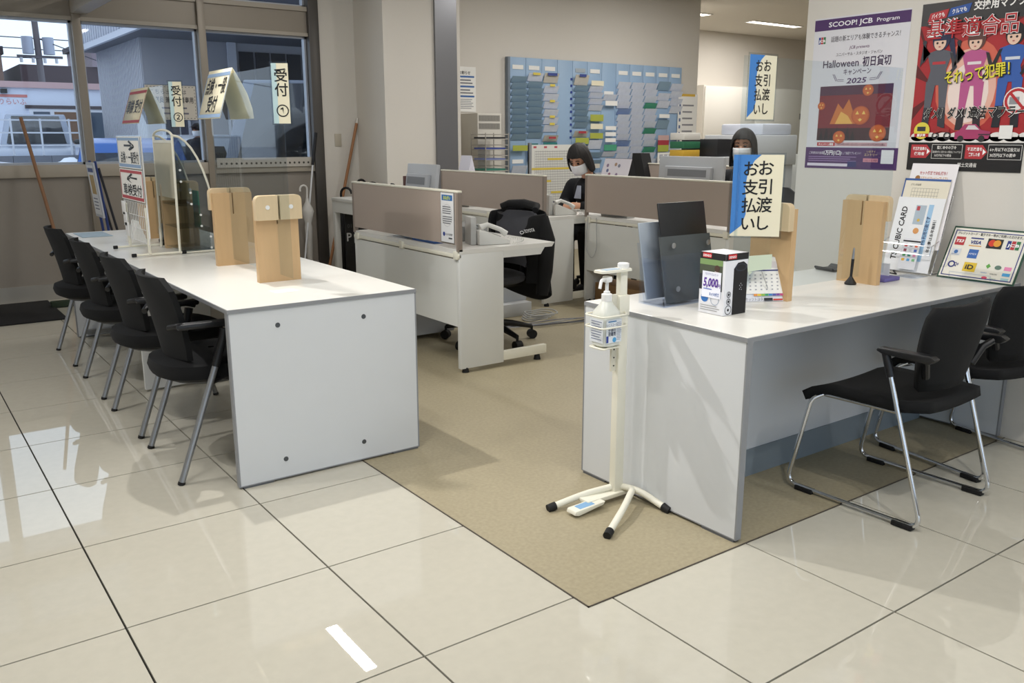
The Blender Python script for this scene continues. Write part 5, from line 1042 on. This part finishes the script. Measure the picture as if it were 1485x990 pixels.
def face_parts(t, c, R, mask=True):
    c = Vector(c)
    for s in (-1, 1):
        B().ball(c+R @ Vector((.079, s*.031, .010)), (.008, .0125, .007), 10, 8, R).obj('eye', mat('#1a1412', .3), t); B().tube([c+R @ Vector((.083, s*.014, .032)), c+R @ Vector((.083, s*.032, .037)), c+R @ Vector((.074, s*.048, .032))], .0035, 6).obj('eyebrow', mat('#1d1614', .7), t)
    if mask:
        rows = []
        for i in range(9):
            v = i/8; row = []
            for j in range(13):
                a = -1.35+2.7*j/12; rr = .100+.016*math.sin(PI*v)*math.cos(a); row.append(c+R @ Vector((.002+rr*math.cos(a)*(.97-.08*v), .080*math.sin(a)*(1-.12*v), -.004-.098*v)))
            rows.append(row)
        B().grid(rows).obj('face_mask', MASK, t, solid=.002, smooth=2)
        for s in (-1, 1): B().tube([c+R @ Vector((.025, s*.080, -.02)), c+R @ Vector((-.02, s*.086, .0)), c+R @ Vector((.02, s*.078, -.07))], .0016, 6).obj('ear_loop', MASK, t)
    else: B().tube([c+R @ Vector((.080, -.02, -.062)), c+R @ Vector((.086, 0, -.064)), c+R @ Vector((.080, .02, -.062))], .004, 6).obj('mouth', mat('#8a4a42', .5), t)
def hair(t, c, R, length, fringe=.058, spread=1.6):
    c = Vector(c); rows = []; n = 72
    for i in range(14):
        v = i/13; row = []
        for j in range(n):
            a = 2*PI*j/n-PI; fa = abs(a)            # a = 0 is the face
            f = 1/(1+math.exp((fa-1.08)*9))         # 1 at the face, 0 at sides and back
            bot = fringe*f+(-length)*(1-f); up = max(bot, 0); nd = .5 if bot < 0 else 1.0
            if v <= nd:
                z = .135-(.135-up)*math.sin(v/nd*PI/2)**1.5 if up > 0 else .135*math.cos(v/nd*PI/2); rr = math.sqrt(max(0, 1-(z/.135)**2))
            else: k = (v-nd)/(1-nd); rr = 1+.12*spread*k*(1-f)-.12*k*k*(1-f); z = k*bot
            w_ = 1+.014*math.sin(13*a+3*v)+.014*math.sin(29*a+2*v)+.010*math.sin(53*a)
            row.append(c+R @ Vector((-.008+.108*rr*math.cos(a)*w_, .094*rr*math.sin(a)*w_, .005+z)))
        rows.append(row)
    B().grid(rows, closed=True).obj('hair', HAIR, t, solid=.012, smooth=2)
def seated(label, loc, rz, lean, headrot, hands, hairlen, jacket='#0c0e14', turn=0):
    with frame(loc, rz):
        t = thing('person', label, 'person')
        sh = Vector((.02+lean*.42, 0, .98-.10*lean)); nk = sh+Vector((.03+lean*.06, 0, .10)); hc = nk+Vector((.035+lean*.10, 0, .125-.03*lean))
        R = Matrix.Rotation(turn, 3, 'Z') @ Matrix.Rotation(headrot, 3, 'Y')
        body, coat, legs = B(), B(), B()
        pel = Vector((0, 0, .55)); capsule(body, pel, .13, Vector((.02+lean*.2, 0, .78)), .115); capsule(body, (.02+lean*.2, 0, .78), .115, sh-Vector((0, 0, .04)), .11); capsule(body, sh, .055, nk+Vector((.01, 0, .03)), .050); head(body, hc, R)
        for b, k in ((coat, 1.0),):
            capsule(b, pel+Vector((0, 0, .02)), .17, (.02+lean*.2, 0, .78), .165); capsule(b, (.02+lean*.2, 0, .78), .165, sh-Vector((.0, 0, .07)), .150)
            capsule(b, sh+Vector((-.01, -.16, -.03)), .078, sh+Vector((-.01, .16, -.03)), .078); capsule(b, sh+Vector((-.01, 0, .0)), .080, sh+Vector((.01, 0, .05)), .062)
        for s, (hx, hy, hz) in zip((-1, 1), hands):
            s0 = sh+Vector((-.01, s*.205, -.04)); w_ = Vector((hx, hy, hz)); el = (s0+w_)/2+Vector((-.03, s*.10, -.10))
            capsule(coat, s0, .085, el, .070); capsule(coat, el, .070, w_-(w_-el).normalized()*.02, .042)
            capsule(body, s0, .05, el, .040); capsule(body, el, .038, w_, .026); hand(body, w_, (w_-el)*Vector((1, 1, .2)), (0, 0, -1), s)
            capsule(body, (.02, s*.09, .53), .08, (.43, s*.11, .50), .06); capsule(body, (.43, s*.11, .50), .055, (.40, s*.11, .08), .034); capsule(body, (.40, s*.11, .045), .026, (.49, s*.11, .028), .018)
            capsule(legs, (.02, s*.09, .53), .095, (.43, s*.11, .50), .072); capsule(legs, (.43, s*.11, .50), .070, (.40, s*.11, .09), .056)
            B().prism([(-.06, 0), (.15, 0), (.16, .03), (.08, .075), (-.05, .09)], (.38, s*.11+.042, .001), (1, 0, 0), (0, 0, 1), .084).obj('shoe', BLACK, t, bevel=.015)
        body.obj('body', SKIN, t, remesh=.0075); coat.obj('jacket', mat(jacket, .9, noise=.2, scale=50), t, remesh=.012); legs.obj('trousers', mat('#0b0c0f', .9), t, remesh=.012)
        B().prism([(-.035, 0), (.035, 0), (.018, .11), (-.018, .11)], sh+Vector((.148+lean*.02, 0, -.12)), (0, 1, 0), Vector((-.35+lean*.3, 0, 1)).normalized(), .012).obj('shirt_front', mat('#9fa6b4', .7), t)
        face_parts(t, hc, R); hair(t, hc, R, hairlen)
    with frame((loc[0], loc[1], 0.001), rz):
        t = thing('office_chair', 'dark swivel chair under the ' + label.split(' with ')[0].split(' in ')[0], 'chair')
        cushion(B(), .0, 0, .42, .24, .235, .06).obj('seat', mat('#26282e', .9), t); back_shell(B(), -.25, .55, .92, .21, .05).obj('backrest', mat('#26282e', .9), t, smooth=1.0); B().cyl((0, 0, .08), (0, 0, .38), .03, .024, 12).obj('gas_lift', PLB, t); B().tube([(-.12, 0, .36), (-.29, 0, .38), (-.31, 0, .60)], .022, 10).obj('back_arm', PLB, t)
        for k in range(5): a = 2*PI*k/5+.3; B().tube([(0, 0, .10), (.28*math.cos(a), .28*math.sin(a), .07)], [.025, .015], 8).obj('base_arm', PLB, t); B().ball((.28*math.cos(a), .28*math.sin(a), .03), .03, 10, 6).obj('caster', RUB, t)
seated('masked clerk in a black jacket with bobbed hair bent over the desk', (4.90, 2.26, 0), PI+.12, .55, .55, ((.50, -.05, .755), (.50, .12, .755)), .13, turn=.25)
seated('second masked clerk with dark hair looking over the middle desk', (5.30, 1.0, .06), PI+.1, .15, .05, ((.38, -.12, .755), (.38, .14, .755)), .16, turn=.35)
# ================================================================ OUTSIDE
SNOW = mat('#e4e9f2', .8, noise=.04, scale=2, bump=.6)
B().box(-60, 4.62, -.4, 80, 120, -.12).obj('ground_outside', mat('#c9ced8', .8, noise=.12, scale=.6), label='snowy parking lot outside the windows', kind='structure')
def mound(x, y, rx, ry, h, label):
    rows = []
    for i in range(13):
        row = []
        for j in range(25):
            u, v = -1+2*j/24, -1+2*i/12; k = max(0, 1-abs(u)**2.5)*max(0, 1-v*v)
            row.append(Vector((x+u*rx, y+v*ry, -.13+h*k*(.8+.2*math.sin(7*u+3*v)))))
        rows.append(row)
    B().grid(rows).obj('snow_bank', SNOW, label=label, cat='snow', group='snow banks outside', solid=.02)
mound(3.3, 19.6, 1.1, 1.2, 1.0, 'long snow bank below the block wall outside'); mound(-.3, 15.5, 2.0, .8, .95, 'snow bank at the left window edge')
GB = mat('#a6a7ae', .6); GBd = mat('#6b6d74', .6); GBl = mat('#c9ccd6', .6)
# service bay with canopy
t = thing('service_bay', 'grey-blue corrugated service bay with deep canopy outside', 'building', at=(6, 16, -.12))
B().box(5.17, 19.0, -.12, 20, 19.2, 3.7).obj('front_wall', GB, t)
B().box(5.17, 19.2, -.12, 5.32, 23.8, 3.7).obj('side_wall', GB, t)
for k in range(30): B().box(5.14, 19.04+k*.16, -.12, 5.17, 19.12+k*.16, 3.6).obj('corrugation', mat('#b3b4bb', .6), t)
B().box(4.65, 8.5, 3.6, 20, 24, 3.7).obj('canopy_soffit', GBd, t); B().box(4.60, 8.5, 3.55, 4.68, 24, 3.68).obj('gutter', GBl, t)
B().box(4.65, 8.5, 3.7, 4.73, 24, 5.4).obj('fascia', mat('#c3c6d0', .6), t)
for k in range(56): B().box(4.62, 8.6+k*.27, 3.72, 4.65, 8.71+k*.27, 5.4).obj('fascia_rib', mat('#b3b6c0', .6), t)
for (x0, x1, z1) in ((5.55, 6.1, 2.15), (6.45, 7.1, 2.6)):
    dr = B().box(x0, 18.95, -.1, x1, 19.0, z1).obj('door', mat('#4b5261', .5), t)
    B().box(x0-.06, 18.93, -.1, x0, 19.0, z1+.06).obj('door_jamb', GBl, dr); B().box(x1, 18.93, -.1, x1+.06, 19.0, z1+.06).obj('door_jamb', GBl, dr); B().box(x0, 18.93, z1, x1, 19.0, z1+.06).obj('door_head', GBl, dr)
for k in range(6): B().box(7.5+k*.42, 18.96, 2.2, 7.86+k*.42, 19.0, 3.4).obj('wall_panel', mat('#2b2e36', .5), t)
B().box(7.2, 18.9, -.12, 7.4, 19.0, 3.6).obj('pilaster', GBl, t); B().box(10.6, 18.94, 1.3, 11.8, 19.0, 2.1).obj('window', mat('#6b7280', .3), t)
# white shop
t = thing('shop_building', 'low white shop with pink roof edge across the lot', 'building', at=(2, 27, -.12))
B().box(2.55, 27, -.12, 6.2, 33, 2.75).obj('wall', mat('#dfe6f6', .7), t); B().box(2.45, 26.9, 2.75, 6.3, 33.1, 2.93).obj('roof_edge', mat('#c9a7a6', .7), t)
wf = B().box(3.75, 26.93, 1.0, 6.1, 27.0, 2.15).obj('window', mat('#e9ecf4', .5), t)
for x0, x1, c in ((3.85, 4.3, '#4a5666'), (4.42, 5.1, '#7a5a42'), (5.22, 6.0, '#4a5666')): B().box(x0, 26.9, 1.08, x1, 26.93, 2.06).obj('pane', mat(c, .3), wf)
B().box(3.65, 26.9, 2.15, 6.15, 27.0, 2.25).obj('window_head', mat('#4a3f42', .6), t)
s = Sheet((2.9, 26.99, 2.25), *YF); s.rect(.05, .22, .85, .30, '#d4827a'); s.text('りらいふ', .45, .02, .16, '#d4827a', width=.7); s.done(t); B().box(3.05, 26.85, 2.58, 3.22, 27.0, 2.70).obj('wall_lamp', BLACK, t)
t = thing('brick_house', 'dark red brick house at the far left outside', 'building', at=(1, 34, -.12))
B().box(-6, 33.5, -.12, 2.9, 40, 6.0).obj('wall', mat('#6a4442', .8, noise=.1, scale=8), t); B().prism([(-6.4, 6.0), (3.3, 6.0), (2.6, 6.45), (-6, 6.45)], (0, 40.4, 0), (1, 0, 0), (0, 0, 1), 7.3).obj('roof', mat('#3f3433', .8), t); B().box(1.9, 33.4, 3.4, 2.6, 33.5, 5.2).obj('window', mat('#b9c3d6', .3), t); B().box(1.0, 33.3, .6, 2.7, 33.5, 2.0).obj('shopfront', mat('#2b2c33', .4), t)
t = thing('distant_house', 'low brown house behind the white shop', 'building', at=(6, 45, -.12)); B().box(2.9, 44, -.12, 5.2, 50, 5.0).obj('wall', mat('#7d6458', .8), t); B().box(2.8, 43.9, 5.0, 5.3, 50, 5.35).obj('roof', mat('#3c3536', .8), t)
t = thing('distant_house', 'dark flat-roofed house behind the white shop', 'building', at=(9, 45, -.12)); B().box(5.9, 44, -.12, 12, 50, 4.6).obj('wall', mat('#4a3c40', .8), t); B().box(9.0, 43.8, 4.6, 13, 50, 5.6).obj('upper_storey', mat('#8d8088', .8), t); B().box(8.8, 43.6, 5.6, 13, 50, 5.85).obj('roof', mat('#4f4848', .8), t)
# pole and wires
t = thing('utility_pole', 'concrete utility pole with two transformers', 'pole', at=(4.7, 30, -.12))
PX = 6.2; PY = 40
B().cyl((PX, PY, -.12), (PX-.1, PY, 8.8), .15, .11, 12).obj('pole', mat('#6a6468', .8), t)
for s in (-1, 1): B().cyl((PX+s*.40-.05, PY-.1, 4.75), (PX+s*.40-.05, PY-.1, 5.45), .22, None, 14).obj('transformer', mat('#a9b0c0', .5), t)
B().box(PX-.9, PY-.15, 4.6, PX+.85, PY-.05, 4.7).box(PX-.7, PY-.15, 6.2, PX+.6, PY-.05, 6.3).obj('cross_arm', mat('#5a565c', .6), t)
for k in range(4): B().cyl((PX-.75+k*.45, PY-.1, 4.4), (PX-.75+k*.45, PY-.1, 4.6), .06, None, 8).obj('insulator', mat('#c9ccd4', .4), t)
for k, (a, b_) in enumerate((((-30, 38, 6.4), (40, 44, 6.6)), ((-30, 38, 5.8), (40, 44, 5.7)), ((-30, 38, 5.4), (40, 44, 5.2)), ((-20, 30, 2.0), (40, 52, 12.5)), ((PX, PY, 7.2), (14, 36, 3.2)), ((PX, PY, 5.4), (15, 36, 2.4)), ((-20, 40, 5.2), (PX, PY, 4.6)))):
    a, b_ = Vector(a), Vector(b_); B().tube([a+(b_-a)*(i/10)-Vector((0, 0, .25*math.sin(PI*i/10))) for i in range(11)], .022, 5).obj('power_line', mat('#4a4a55', .7), label=('topmost power line', 'power line level with the transformers', 'power line just under the transformers', 'steep power line crossing the sky', 'service line falling right from the pole top', 'lower service line falling right', 'line running left from the pole')[k] + ' outside', cat='wire', group='power lines')
t = thing('small_pole', 'thin distant pole left of the utility pole', 'pole', at=(3.9, 42, -.12)); B().cyl((3.6, 42, -.12), (3.5, 42, 6.2), .10, .08, 10).obj('post', mat('#6a6468', .8), t); B().box(3.3, 41.95, 5.5, 3.8, 42.05, 5.56).obj('arm', mat('#6a6468', .8), t)
t = thing('block_wall', 'low concrete block wall with white railing outside', 'wall', at=(3.5, 21, -.12))
for k in range(7):
    for r_ in range(4): B().box(1.2+k*.42, 20.9, -.12+r_*.25, 1.61+k*.42, 21.05, .12+r_*.25).obj('block', mat('#7d8088', .8, noise=.08), t)
for k in range(5): B().box(1.2+k*.64, 20.95, .88, 1.24+k*.64, 20.99, 1.75).obj('rail_post', mat('#d9dde6', .5), t)
for zz in (1.1, 1.4, 1.7): B().box(1.2, 20.96, zz, 4.14, 20.98, zz+.035).obj('rail', mat('#d9dde6', .5), t)
t = thing('traffic_cone', 'dark blue traffic cone standing in the snow outside', 'cone', at=(2.0, 17, -.12)); B().lathe([(.17, 0), (.16, .02), (.03, .70)], (1.6, 17.2, .12), 16).obj('cone', mat('#3a4f94', .5), t); B().box(1.38, 16.98, -.12, 1.82, 17.42, .12).obj('base', mat('#2b2d38', .6), t)
def car(x, y, rz, color, L, Wd, H, label, van=False, lamp='#8a1f24', z=-.12):
    with frame((x, y, z), rz):              # local x forward
        t = thing('van' if van else 'car', label, 'van' if van else 'car', 'vehicles parked outside'); m = mat(color, .25, metal=.1); g = mat('#20262e', .1)
        hb = H*.55 if not van else H*.48
        if van: low = [(-L/2, .3), (-L/2, hb), (L*.32, hb), (L*.47, hb*.80), (L/2, hb*.72), (L/2, .3)]; cab = [(-L/2, hb), (-L/2+.05, H-.05), (-L/2+.15, H), (L*.15, H), (L*.33, hb)]
        else: low = [(-L/2, .28), (-L/2, hb*.95), (-L*.44, hb*1.03), (L*.22, hb), (L*.44, hb*.86), (L/2, hb*.68), (L/2, .28)]; cab = [(-L*.46, hb), (-L*.38, H*.95), (-L*.28, H), (L*.05, H), (L*.24, hb)]
        B().prism(low, (0, Wd/2, 0), (1, 0, 0), (0, 0, 1), Wd).obj('body', m, t, bevel=.05, seg=3)
        ws = Wd*.90; cx = sum(p[0] for p in cab)/len(cab)
        rows = [[Vector((p[0], s*(Wd/2-.02 if p[1] <= hb+.01 else ws/2-.08), p[1])) for p in cab] for s in (-1, 1)]
        bb = B(); n = len(cab); bb._add(rows[0]+rows[1], [tuple(range(n)), tuple(range(2*n-1, n-1, -1))] + [(i, n+i, n+(i+1) % n, (i+1) % n) for i in range(n)]); bb.obj('cabin', m, t, bevel=.03)
        for s in (-1, 1):
            def q(p, k): px = cx+(p[0]-cx)*k; pz = hb+.05+(p[1]-hb)*.80; fr = (pz-hb)/(H-hb); return Vector((px, s*(Wd/2-.02+(ws/2-.08-Wd/2+.02)*fr+.006), pz))
            a, b4 = q(cab[0], .86), q(cab[-1], .84); c4, d4 = q((cab[-2][0], H), .84), q((cab[2][0], H), .86)
            for u0, u1 in ((0, .46), (.50, 1)): B()._add([a+(b4-a)*u0, a+(b4-a)*u1, d4+(c4-d4)*u1, d4+(c4-d4)*u0], [(0, 1, 2, 3)]).obj('side_window', g, t, solid=.008)
            B().ball((cab[-1][0]-.05, s*(Wd/2+.10), hb+.08), (.06, .10, .07), 12, 8).obj('mirror', mat('#15171b', .4), t)
            for xx in (-L*.31, L*.31): wh = B().cyl((xx, s*(Wd/2-.20), .31), (xx, s*(Wd/2+.01), .31), .31, None, 24).obj('tyre', RUB, t, bevel=.03); B().cyl((xx, s*(Wd/2+.005), .31), (xx, s*(Wd/2+.02), .31), .20, None, 18).obj('rim', STEEL, wh)
            B().box(-L/2-.012, s*Wd*.40-.09, hb*.72, -L/2+.04, s*Wd*.40+.09, hb*.98).obj('tail_lamp', mat(lamp, .3), t); B().box(L/2-.10, s*Wd*.38-.13, hb*.62, L/2+.008, s*Wd*.38+.13, hb*.74).obj('head_lamp', mat('#cfd6de', .15), t)
        wv = [Vector((cab[-1][0]+.012-.02, -Wd*.40, hb+.03)), Vector((cab[-1][0]+.012-.02, Wd*.40, hb+.03)), Vector((cab[-2][0]+.05, ws*.36, H-.06)), Vector((cab[-2][0]+.05, -ws*.36, H-.06))]
        B()._add([v+Vector((.012, 0, .012)) for v in wv], [(0, 1, 2, 3)]).obj('windscreen', g, t, solid=.008)
        rv = [Vector((cab[0][0], -Wd*.38, hb+.08)), Vector((cab[0][0], Wd*.38, hb+.08)), Vector((cab[1][0], ws*.34, cab[1][1]-.06)), Vector((cab[1][0], -ws*.34, cab[1][1]-.06))]
        B()._add([v+Vector((-.014, 0, .0)) for v in rv], [(0, 1, 2, 3)]).obj('rear_window', g, t, solid=.008)
    return t
car(.0, 18.4, 0.1, '#dfe3ec', 4.5, 1.75, 1.45, 'white sedan at the left edge outside', z=.10)
car(3.4, 23.4, -1.75, '#9aa3b4', 4.2, 1.72, 1.75, 'silver minivan parked before the white shop', z=.15)
car(3.15, 12.0, PI/2-.22, '#2a5fae', 3.9, 1.69, 1.42, 'blue hatchback parked under the canopy outside')
car(5.4, 16.2, PI/2-.28, '#d3d8e2', 4.4, 1.72, 1.48, 'white wagon parked beside the blue hatchback outside')
car(4.60, 8.0, -2.1, '#6d7688', 4.7, 1.85, 2.15, 'grey-blue high-roof van close outside the right window', van=True)
car(6.4, 6.9, -2.1, '#1b1d22', 4.4, 1.8, 1.75, 'black car at the right edge of the windows outside')
with frame((4.72, 13.6, -.12), PI+.7):
    t = thing('person', 'masked man in a dark jacket and cap standing outside', 'person'); body, coat, legs = B(), B(), B(); R = Matrix.Rotation(.1, 3, 'Y'); hc = Vector((.03, 0, 1.56))
    capsule(body, (0, 0, .95), .13, (0, 0, 1.30), .13); capsule(body, (0, 0, 1.35), .055, (.01, 0, 1.48), .052); head(body, hc, R)
    capsule(coat, (0, 0, .88), .165, (0, 0, 1.28), .165); capsule(coat, (0, -.15, 1.33), .075, (0, .15, 1.33), .075)
    for s in (-1, 1):
        capsule(coat, (0, s*.19, 1.32), .075, (.0, s*.25, 1.05), .06); capsule(coat, (0, s*.25, 1.05), .058, (.10, s*.22, .84), .045); capsule(body, (0, s*.19, 1.3), .045, (.0, s*.25, 1.05), .04); capsule(body, (0, s*.25, 1.05), .038, (.11, s*.22, .82), .028); hand(body, (.11, s*.22, .82), (.25, 0, -1), (1, 0, .2), s)
        capsule(body, (0, s*.09, .92), .09, (.0, s*.10, .50), .065); capsule(body, (0, s*.10, .5), .06, (0, s*.11, .09), .045); capsule(body, (0, s*.11, .05), .04, (.13, s*.12, .035), .03); capsule(legs, (0, s*.09, .92), .105, (.0, s*.10, .50), .08); capsule(legs, (0, s*.10, .5), .078, (0, s*.11, .10), .065)
        B().prism([(-.07, 0), (.17, 0), (.18, .03), (.08, .09), (-.06, .10)], (0, s*.11+.05, .001), (1, 0, 0), (0, 0, 1), .10).obj('shoe', BLACK, t, bevel=.015)
    body.obj('body', SKIN, t, remesh=.009); coat.obj('jacket', mat('#15171d', .9), t, remesh=.014); legs.obj('trousers', mat('#14161c', .9), t, remesh=.014); face_parts(t, hc, R)
    B().ball(hc+Vector((-.008, 0, .05)), (.105, .09, .085), 18, 10).obj('cap', mat('#14161a', .9), t); B().prism([(.05, -.07), (.15, -.05), (.165, 0), (.15, .05), (.05, .07)], hc+Vector((0, 0, .055)), (1, 0, 0), (0, 1, 0), .008).obj('cap_brim', mat('#14161a', .9), t)
COL.objects.unlink(_to); bpy.data.objects.remove(_to)
